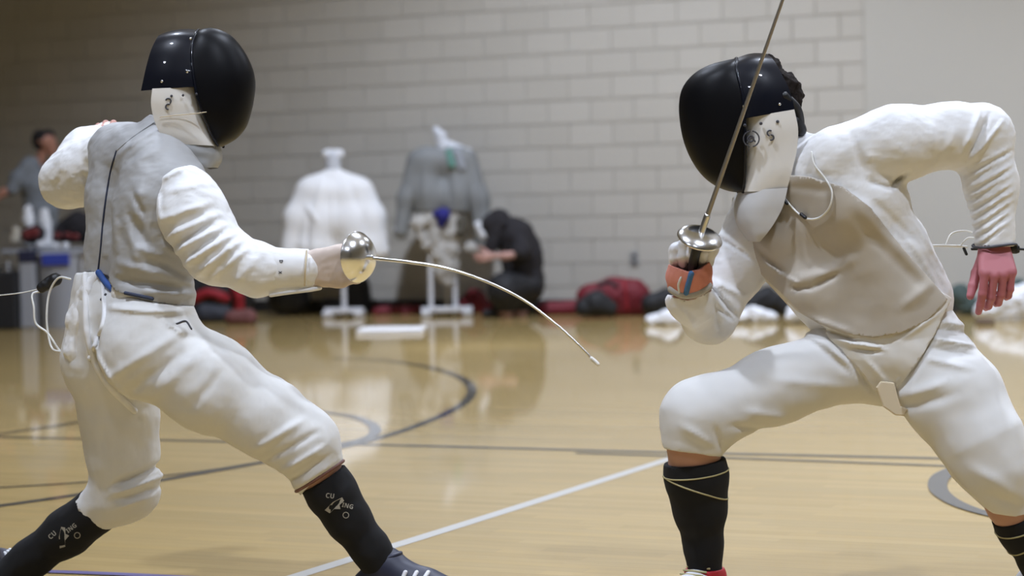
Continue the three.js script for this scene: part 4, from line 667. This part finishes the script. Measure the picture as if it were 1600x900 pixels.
// the equipment table, what is on it and under it
const TABLE_Z = 19.0;
{
  const rig = new Rig('equipment_table', 'grey folding table loaded with fencing gear', 'table', 82, TABLE_Z), top = rig.P(82, 388, 0).y, w = 0.74;
  rig.part('table_top', softBox(w, 0.035, 0.6, 0.008).translate(0, top - 0.018, 0), G.boxGrey);
  for (const x of [-1, 1]) for (const z of [-1, 1]) rig.part('leg', new THREE.CylinderGeometry(0.014, 0.014, top - 0.035, 8).translate(x * (w / 2 - 0.05), (top - 0.035) / 2, z * 0.24), G.pole);
  const put = (name, label, category, px, py, dz, chains, material, rough = [0.01, 0.05], h = 0.01, group) => {
    const r = new Rig(name, label, category, px, TABLE_Z - dz, group), ps = chains.flatMap((c) => r.chain(c)), f = rumple(field(ps, 0.03), rough[0], rough[1], px), y0 = top + 0.001;
    r.o.position.y = 0; r.part('body', surface(withBox((x, y, z) => Math.max(f(x, y, z), y0 - y), f.box), h), material); return r;
  };
  put('folded_gear', 'dark heap of folded jackets on the equipment table', 'gear', 112, 360, -0.16, [[[104, 362, 0, 19], [122, 354, 0, 23], [140, 360, 0, 22]]], G.dark);
  put('fencing_glove', 'white glove standing on the table beside the grey-shirted person', 'glove', 45, 340, -0.12, [[[44, 380, 0, 9], [44, 345, 0, 9], [43, 328, 0, 7]]], G.cloth);
  put('fencing_glove', 'white glove upright on the table beneath the shirt hem', 'glove', 67, 340, -0.12, [[[72, 380, 0, 10], [70, 350, 0, 9], [69, 332, 0, 7]]], G.cloth);
  put('helmet_mask', 'dark fencing mask lying among the table gear', 'mask', 52, 365, 0.1, [[[48, 368, 0, 14], [58, 364, 0, 13]]], G.bagBlack);
  put('red_pouch', 'small dark red pouch on the table', 'pouch', 48, 372, 0.24, [[[40, 368, 0, 7], [54, 364, 0, 8]]], G.jar);
  put('cloth_roll', 'pale rolled cloth at the table edge beside the dark mask', 'cloth', 25, 366, 0.1, [[[24, 374, 0, 8], [24, 362, 0, 7]]], G.ivory);
  [[62, 382, 'white'], [86, 384, 'white'], [102, 384, 'white'], [90, 368, 'red'], [106, 368, 'red'], [118, 370, 'red']].forEach(([x, y, col], i) => put('tape_roll', col === 'white' ? 'small white roll at the front edge of the equipment table' : 'small red tub on the equipment table', col === 'white' ? 'roll' : 'tub', x, y, col === 'white' ? 0.24 : 0.16, [[[x - 1.5, y, 0, 5], [x + 1.5, y, 0, 5]]], col === 'white' ? G.cloth : G.jar, [0.002, 0.05], 0.008, col === 'white' ? 'white rolls on the table' : 'red tubs on the table'));
  const crate = (name, label, px, py0, py1, half, material, dz) => { const r = new Rig(name, label, 'box', px, TABLE_Z - dz), a = r.P(px, py0).y, b = Math.max(0.001, r.P(px, py1).y), hw = r.R(half); return { r, y0: b, y1: a, hw }; };
  const bin = crate('storage_bin', 'grey storage bin with blue front band in front of the equipment table', 96, 391, 560, 29, G.boxGrey, 0.6);
  const taper = new THREE.CylinderGeometry(bin.hw * 1.4, bin.hw * 1.2, bin.y1 - 0.02, 4, 1).rotateY(Math.PI / 4).scale(1, 1, 0.72).translate(0, (bin.y1 - 0.02) / 2 + 0.001, 0);
  bin.r.part('body', taper, G.boxGrey); bin.r.part('rim', softBox(bin.hw * 2.1, 0.03, bin.hw * 1.55, 0.006).translate(0, bin.y1 - 0.03, 0), G.boxGrey);
  const bb = bin.r.P(96, 405).y; bin.r.part('band', softBox(bin.hw * 1.5, 0.1, 0.02, 0.005).translate(-0.01, bb, bin.hw * 0.735 + 0.004), G.boxBlue).userData.label = 'blue band';
  const nb = crate('storage_crate', 'navy crate standing beside the grey storage bin', 50, 391, 560, 12, G.navyBox, 0.6);
  nb.r.part('body', softBox(nb.hw * 2, nb.y1 - 0.002, 0.3, 0.01).translate(0, nb.y1 / 2 + 0.001, 0), G.boxGrey); nb.r.part('lid', softBox(nb.hw * 2.1, 0.1, 0.32, 0.01).translate(0, nb.y1 - 0.05, 0), G.navyBox);
  const kb = crate('equipment_case', 'tall black equipment case beside the navy crate', 11, 424, 560, 23, G.bagBlack, 0.65);
  kb.r.part('body', softBox(kb.hw * 2, kb.y1 - 0.002, 0.4, 0.015).translate(0, kb.y1 / 2 + 0.001, 0), G.bagBlack); kb.r.part('handle', capTube([V(-0.06, kb.y1, 0), V(-0.05, kb.y1 + 0.035, 0), V(0.05, kb.y1 + 0.035, 0), V(0.06, kb.y1, 0)], 0.008, 20), G.bagBlack);
  lump('drinks_pouch', 'pale blue and white bottle pack on the floor beside the bin', 'pack', 100, 18.4, [[[98, 470, 0, 10], [100, 505, 0, 12]]], mat(0.12, 0.25, 0.36, 0.6), [0.005, 0.06]);
}
// mannequin stands with jackets
function stand(rig, px, py, base, legsAt, topPy) {
  const m = G.pole;
  legsAt.forEach((x) => { const a = rig.P(x, py - 4, 0), b = rig.P(x, topPy, 0); rig.part('pole', new THREE.CylinderGeometry(0.022, 0.024, b.y, 12).translate(a.x, b.y / 2, 0), m); });
  const w = rig.R(base); rig.part('base', mergeGeometries([softBox(w * 2, 0.05, 0.07, 0.01).translate(rig.P(px, py).x, 0.055, 0.05), softBox(0.08, 0.05, 0.4, 0.01).translate(rig.P(px, py).x - w * 0.8, 0.03, 0), softBox(0.08, 0.05, 0.4, 0.01).translate(rig.P(px, py).x + w * 0.8, 0.03, 0)]), m);
}
{
  const rig = new Rig('jacket_stand', 'dress stand wearing a white fencing jacket with hanging sleeves', 'stand', 522, 19.1), c = (a) => rig.chain(a);
  stand(rig, 538, 493, 30, [538], 300);
  const f = field([...c([[503, 302, 0, 24], [498, 350, 0, 29], [494, 384, 0, 33]]), ...c([[542, 302, 0, 24], [552, 350, 0, 29], [560, 384, 0, 33]]), ...c([[503, 302, 0, 24], [542, 302, 0, 24]]), ...c([[521, 274, 0, 10], [490, 294, 0, 16]]), ...c([[521, 274, 0, 10], [555, 294, 0, 16]]), ...c([[498, 340, 0, 28], [552, 340, 0, 28]]), ...c([[480, 300, 0, 19], [462, 340, 0.02, 17], [452, 392, 0.04, 14]]), ...c([[566, 300, 0, 19], [584, 340, 0.02, 17], [594, 392, 0.04, 14]])], 0.08);
  const fo = plus(f, folds(rig, [[486, 330, 480, 400, 5, -14], [480, 320, 500, 350, 5, 10], [570, 330, 575, 400, 4, -12], [520, 290, 524, 400, 3, 6], [505, 280, 495, 330, 6, 8], [545, 275, 560, 330, 5, -8]], 0.05));
  const low = polygon(rig.poly([[400, 200], [640, 200], [640, 404], [400, 404]], 0));
  rig.part('jacket', surface(withBox((x, y, z) => Math.max(fo(x, y, z), low(x, y)), fo.box), 0.013), mat(0.84, 0.84, 0.85, 0.9), rig.o, 'white jacket');
  rig.part('neck', surface(field(c([[521, 270, 0, 11], [520, 246, 0, 12]]), 0.02), 0.008), G.mannequin, rig.o); rig.part('cap', surface(field(c([[511, 241, 0, 8], [530, 241, 0, 8]]), 0.02), 0.008), G.cloth, rig.o);
  rig.part('collar_tag', capTube([touch(rig, f, 513, 262, 0.02), touch(rig, f, 519, 258, 0.03), touch(rig, f, 524, 250, 0.03)], 0.02, 10), mat(0.12, 0.28, 0.3, 0.7), rig.o);
}
{
  const rig = new Rig('jacket_stand', 'dress stand wearing a grey electric jacket, ivory breeches and blue sash', 'stand', 695, 18.9), c = (a) => rig.chain(a);
  stand(rig, 699, 494, 40, [674, 712], 340); rig.part('pole', new THREE.CylinderGeometry(0.02, 0.02, 1.0, 10).translate(rig.P(697, 400).x, 0.55, -0.1), G.ivory);
  const f = field([...c([[668, 252, 0, 21], [668, 300, 0, 24], [668, 326, 0, 24]]), ...c([[712, 252, 0, 21], [716, 300, 0, 24], [716, 326, 0, 24]]), ...c([[668, 252, 0, 21], [712, 252, 0, 21]]), ...c([[668, 310, 0, 22], [716, 310, 0, 22]]), ...c([[652, 254, 0, 17], [636, 310, 0.03, 14], [626, 362, 0.05, 12]]), ...c([[728, 252, 0, 19], [746, 310, 0.03, 17], [758, 378, 0.06, 16]])], 0.07);
  const fo = plus(f, folds(rig, [[645, 300, 646, 370, 4, -14], [732, 290, 736, 380, 4, -14], [664, 260, 662, 320, 5, 8], [700, 270, 705, 320, 4, -7], [742, 260, 760, 380, 4, 8]], 0.05));
  const low = polygon(rig.poly([[600, 180], [800, 180], [800, 398], [738, 398], [733, 330], [650, 330], [648, 376], [600, 376]], 0));
  rig.part('electric_jacket', surface(withBox((x, y, z) => Math.max(fo(x, y, z), low(x, y)), fo.box), 0.012), G.lameJacket, rig.o, 'grey electric jacket');
  const b = rumple(field([...c([[678, 334, 0, 19], [680, 360, 0.02, 16], [686, 400, 0.02, 13], [690, 430, 0.02, 10]]), ...c([[708, 334, 0, 19], [708, 365, 0.02, 16], [704, 415, 0.02, 12], [702, 440, 0.02, 9]]), ...c([[676, 334, 0, 18], [652, 350, 0.1, 9], [664, 385, 0.1, 6]]), ...c([[734, 385, 0.06, 8], [745, 390, 0.06, 8]])], 0.05), 0.02, 0.09, 6);
  rig.part('breeches', surface(b, 0.012), mat(0.42, 0.40, 0.37, 0.9), rig.o, 'ivory breeches hung up');
  rig.part('sash', surface(rumple(field(c([[680, 334, 0.12, 4], [692, 336, 0.13, 10], [690, 350, 0.12, 6]]), 0.03), 0.006, 0.05, 6), 0.008), G.royal, rig.o, 'royal blue sash');
  rig.part('dark_cloth', surface(rumple(field(c([[722, 345, 0.1, 9], [720, 362, 0.1, 9]]), 0.03), 0.012, 0.05, 6), 0.009), mat(0.1, 0.09, 0.07, 0.9), rig.o);
  rig.part('scarf', surface(rumple(field([...c([[702, 238, 0.1, 6], [706, 258, 0.13, 6]])], 0.03), 0.006, 0.05, 6), 0.008), G.mint, rig.o, 'mint scarf at the collar');
  rig.part('neck', surface(rumple(field([...c([[694, 234, 0, 11], [688, 212, 0, 9], [680, 202, 0, 5]]), ...c([[700, 228, 0, 9], [730, 240, 0.02, 9]])], 0.02), 0.006, 0.04), 0.009), G.mannequin, rig.o);
  rig.part('hanging_cloth', surface(rumple(field(c([[714, 240, 0.12, 7], [722, 262, 0.12, 6]]), 0.03), 0.006, 0.05, 6), 0.008), mat(0.3, 0.32, 0.36, 0.9), rig.o);
  rig.part('cuff', surface(rumple(field([...c([[624, 352, 0.06, 7], [620, 360, 0.06, 6]]), ...c([[748, 352, 0.12, 7], [756, 366, 0.12, 9]])], 0.03), 0.006, 0.04), 0.009), G.cloth, rig.o);
}
// the bent-over person in black
{
  const rig = new Rig('person', 'person in black clothes bent forward beside the grey jacket stand', 'person', 800, 18.5), o = rig.o, c = (a) => rig.chain(a);
  const torso = [...c([[820, 445, 0, 29], [816, 400, 0, 28], [806, 370, 0.02, 26], [790, 358, 0.04, 20]]), ...c([[818, 445, -0.1, 29], [812, 390, -0.1, 28], [796, 364, -0.1, 22]])], legs = [...c([[826, 448, 0.05, 22], [788, 452, 0.2, 24], [790, 487, 0.12, 15]]), ...c([[826, 448, -0.1, 22], [800, 458, 0.02, 24], [810, 485, -0.02, 16]])];
  const arm = c([[812, 368, 0.14, 13], [816, 392, 0.22, 11], [812, 396, 0.24, 9]]), fore = c([[814, 396, 0.24, 8], [790, 400, 0.26, 7], [768, 400, 0.24, 6]]);
  const hc = rig.P(778, 352, 0.06), fwd = V(-0.8, -0.58, 0.1).normalize(), up = V(-0.58, 0.8, 0.05).normalize(), h2 = hand(rig.P(768, 400, 0.24), V(-0.95, -0.1, 0.1), V(0, 1, 0), V(0, 0.2, 1), 1, [[30, 40, 30]]);
  rig.part('body', mergeGeometries([surface(field([...torso, ...legs, ...arm, ...fore, prim(rig.P(792, 358, 0.03), 0.06, hc, 0.05)].map((p) => { const q = p.slice(); q[3] -= 0.008; q[7] -= 0.008; return q; }), 0.03), 0.016), surface(field(headPrims(hc, fwd, up, 1), 0.012), 0.009), surface(h2, 0.006)]), mat(0.45, 0.26, 0.22, 0.6));
  rig.part('sweater', surface(rumple(field([...torso, ...arm], 0.06, 0.008), 0.01, 0.09, 8), 0.014), G.dark, o, 'black sweater');
  const tr = rumple(field(legs, 0.05, 0.008), 0.008, 0.09, 8); rig.part('trousers', surface(withBox((x, y, z) => Math.max(tr(x, y, z), 0.05 - y), tr.box), 0.014), G.bagBlack, o, 'black trousers');
  for (const [x, dz] of [[790, 0.12], [806, -0.02]]) { const a = rig.P(x, 487, dz); const f = field([prim(V(a.x + 0.03, 0.04, a.z), 0.05, V(a.x - 0.16, 0.035, a.z), 0.04)], 0.02); rig.part('shoe', surface(withBox((X, Y, Z) => Math.max(f(X, Y, Z), 0.001 - Y), f.box), 0.01), G.bagBlack, o); }
  const hr = field([prim(hc.clone().addScaledVector(up, 0.03).addScaledVector(fwd, -0.03), 0.1, hc.clone().addScaledVector(up, 0.04).addScaledVector(fwd, 0.04), 0.085), prim(hc.clone().addScaledVector(fwd, -0.02).add(V(0, 0, 0.05)), 0.08, rig.P(768, 385, 0.12), 0.06)], 0.04);
  rig.part('hair', surface(rumple(hr, 0.012, 0.04, 4), 0.01), G.dark, o, 'long dark hair falling forward');
}
// bags, cloths and papers on the floor
{
  const strap = (r, f, pts, material, w = 0.02) => r.rig.part('strap', lay(r.rig, f, pts, w, 0.002), material, r.rig.o);
  let b = lump('duffel_bag', 'black duffel bag with bright red panels behind the lunging fencer', 'bag', 345, 19.2, [[[305, 462, 0, 32], [340, 455, 0, 36], [370, 462, 0, 28]], [[310, 478, 0, 24], [372, 480, 0, 20]]], G.bagBlack);
  strap(b, b.f, [[302, 468], [325, 458], [352, 466]], G.brightRed, 0.045); strap(b, b.f, [[366, 448], [372, 462], [374, 480]], G.brightRed, 0.05);
  b = lump('duffel_bag', 'plain long black duffel bag beside the white jacket stand', 'bag', 440, 19.5, [[[444, 464, 0, 27], [458, 464, 0, 27]]], G.bagBlack); strap(b, b.f, [[430, 450], [445, 446], [460, 452]], G.navyBox);
  lump('backpack', 'black backpack leaning behind the foot of the white jacket stand', 'bag', 560, 19.55, [[[556, 449, 0, 22], [559, 478, 0, 21]], [[512, 480, 0, 14], [540, 482, 0, 14]]], G.bagBlack);
  lump('cloth_pouch', 'brownish pouch on the floor in front of the red and black bag', 'pouch', 376, 18.25, [[[364, 497, 0, 13], [388, 496, 0, 14]]], mat(0.14, 0.05, 0.045, 0.8), [0.006, 0.06]);
  lump('shoe_bag', 'dark blue shoe bag in front of the red and black duffel', 'bag', 335, 18.7, [[[318, 490, 0, 17], [350, 492, 0, 15]]], mat(0.02, 0.022, 0.032, 0.7), [0.006, 0.06]);
  lump('long_bag', 'long low dark red bag between the two jacket stands', 'bag', 625, 19.4, [[[592, 489, 0, 12], [655, 489, 0, 12]]], G.bagRed, [0.006, 0.08]);
  lump('duffel_bag', 'crumpled dark red bag behind the poles of the grey jacket stand', 'bag', 735, 19.26, [[[722, 480, 0, 14], [742, 468, 0, 15], [754, 480, 0, 14]]], G.bagRed);
  lump('long_bag', 'low dark red bag between the bent-over person and the large red duffel', 'bag', 872, 18.7, [[[850, 484, 0, 12], [900, 482, 0, 13]]], G.bagRed, [0.006, 0.08]);
  b = lump('duffel_bag', 'large dark red duffel bag standing against the block wall', 'bag', 960, 18.3, [[[925, 466, 0, 24], [960, 460, 0, 26], [990, 462, 0, 26]], [[930, 478, 0, 20], [996, 476, 0, 20]]], G.bagRed, [0.012, 0.09], 0.04);
  strap(b, b.f, [[936, 446], [950, 441], [962, 446]], G.bagBlack, 0.018); strap(b, b.f, [[975, 440], [978, 460], [980, 484]], G.brightRed, 0.012);
  lump('dark_clothes', 'black clothes heaped in front of the large red duffel', 'clothes', 930, 17.9, [[[912, 480, 0, 14], [932, 474, 0, 18], [952, 482, 0, 13]]], G.bagBlack);
  lump('backpack', 'black backpack beside the large red duffel and white cloths', 'bag', 1036, 18.0, [[[1020, 476, 0, 18], [1045, 470, 0, 21]]], G.bagBlack);
  lump('white_cloth', 'white clothing heap beside the elbow of the crouching fencer', 'cloth', 1040, 16.8, [[[1018, 500, 0, 8], [1045, 496, 0, 11], [1062, 504, 0, 9]]], G.cloth, [0.02, 0.07]);
  lump('backpack', 'black backpack seen between the arm and thigh of the crouching fencer', 'bag', 1190, 17.4, [[[1175, 474, 0, 18], [1200, 466, 0, 16], [1222, 478, 0, 14]]], G.bagBlack);
  lump('white_cloth', 'white clothing heap below the black backpack, behind the raised arm', 'cloth', 1180, 16.8, [[[1150, 494, 0, 10], [1180, 492, 0, 11], [1205, 496, 0, 9]]], G.cloth, [0.02, 0.07]);
  lump('white_cloth', 'white clothing heap behind the front thigh of the crouching fencer', 'cloth', 1250, 16.6, [[[1240, 492, 0, 13], [1262, 480, 0, 17]]], G.cloth, [0.02, 0.07]);
  lump('kit_bag', 'dark green kit bag beside the hip of the crouching fencer', 'bag', 1506, 17.2, [[[1500, 458, 0, 15], [1512, 476, 0, 16]]], G.green, [0.01, 0.08]);
  b = lump('white_cloth', 'broad white clothing heap beneath the bare hanging hand', 'cloth', 1560, 16.4, [[[1535, 486, 0, 14], [1565, 474, 0, 20], [1605, 468, 0, 24]], [[1550, 496, 0, 12], [1610, 496, 0, 14]]], G.cloth, [0.022, 0.07]);
  lump('kit_bag', 'grey and green kit bag against the wall behind the broad white heap', 'bag', 1592, 17.0, [[[1590, 450, 0, 16], [1600, 470, 0, 20]]], G.green, [0.01, 0.08]);
  lump('brown_shoe', 'brown shoe on the floor in front of the broad white heap', 'shoe', 1538, 15.9, [[[1530, 503, 0, 6], [1548, 504, 0, 7]]], G.brown, [0.004, 0.05], 0.03, 0.01);
  const p = onFloor(610, 519), sh = new THREE.Shape(); sh.moveTo(-0.24, -0.2); sh.lineTo(0.25, -0.24); sh.lineTo(0.26, 0.2); sh.lineTo(-0.22, 0.26); sh.closePath();
  const pap = obj('white_towel', new THREE.ExtrudeGeometry(sh, { depth: 0.018, bevelEnabled: true, bevelSize: 0.006, bevelThickness: 0.006, bevelSegments: 2 }).rotateX(-Math.PI / 2).translate(0, 0.007, 0), G.paper);
  pap.position.copy(p); pap.rotation.y = YAW; tag(pap, 'flat white folded towel lying on the floor before the grey jacket stand', 'towel');
}
renderer.render(scene, camera);
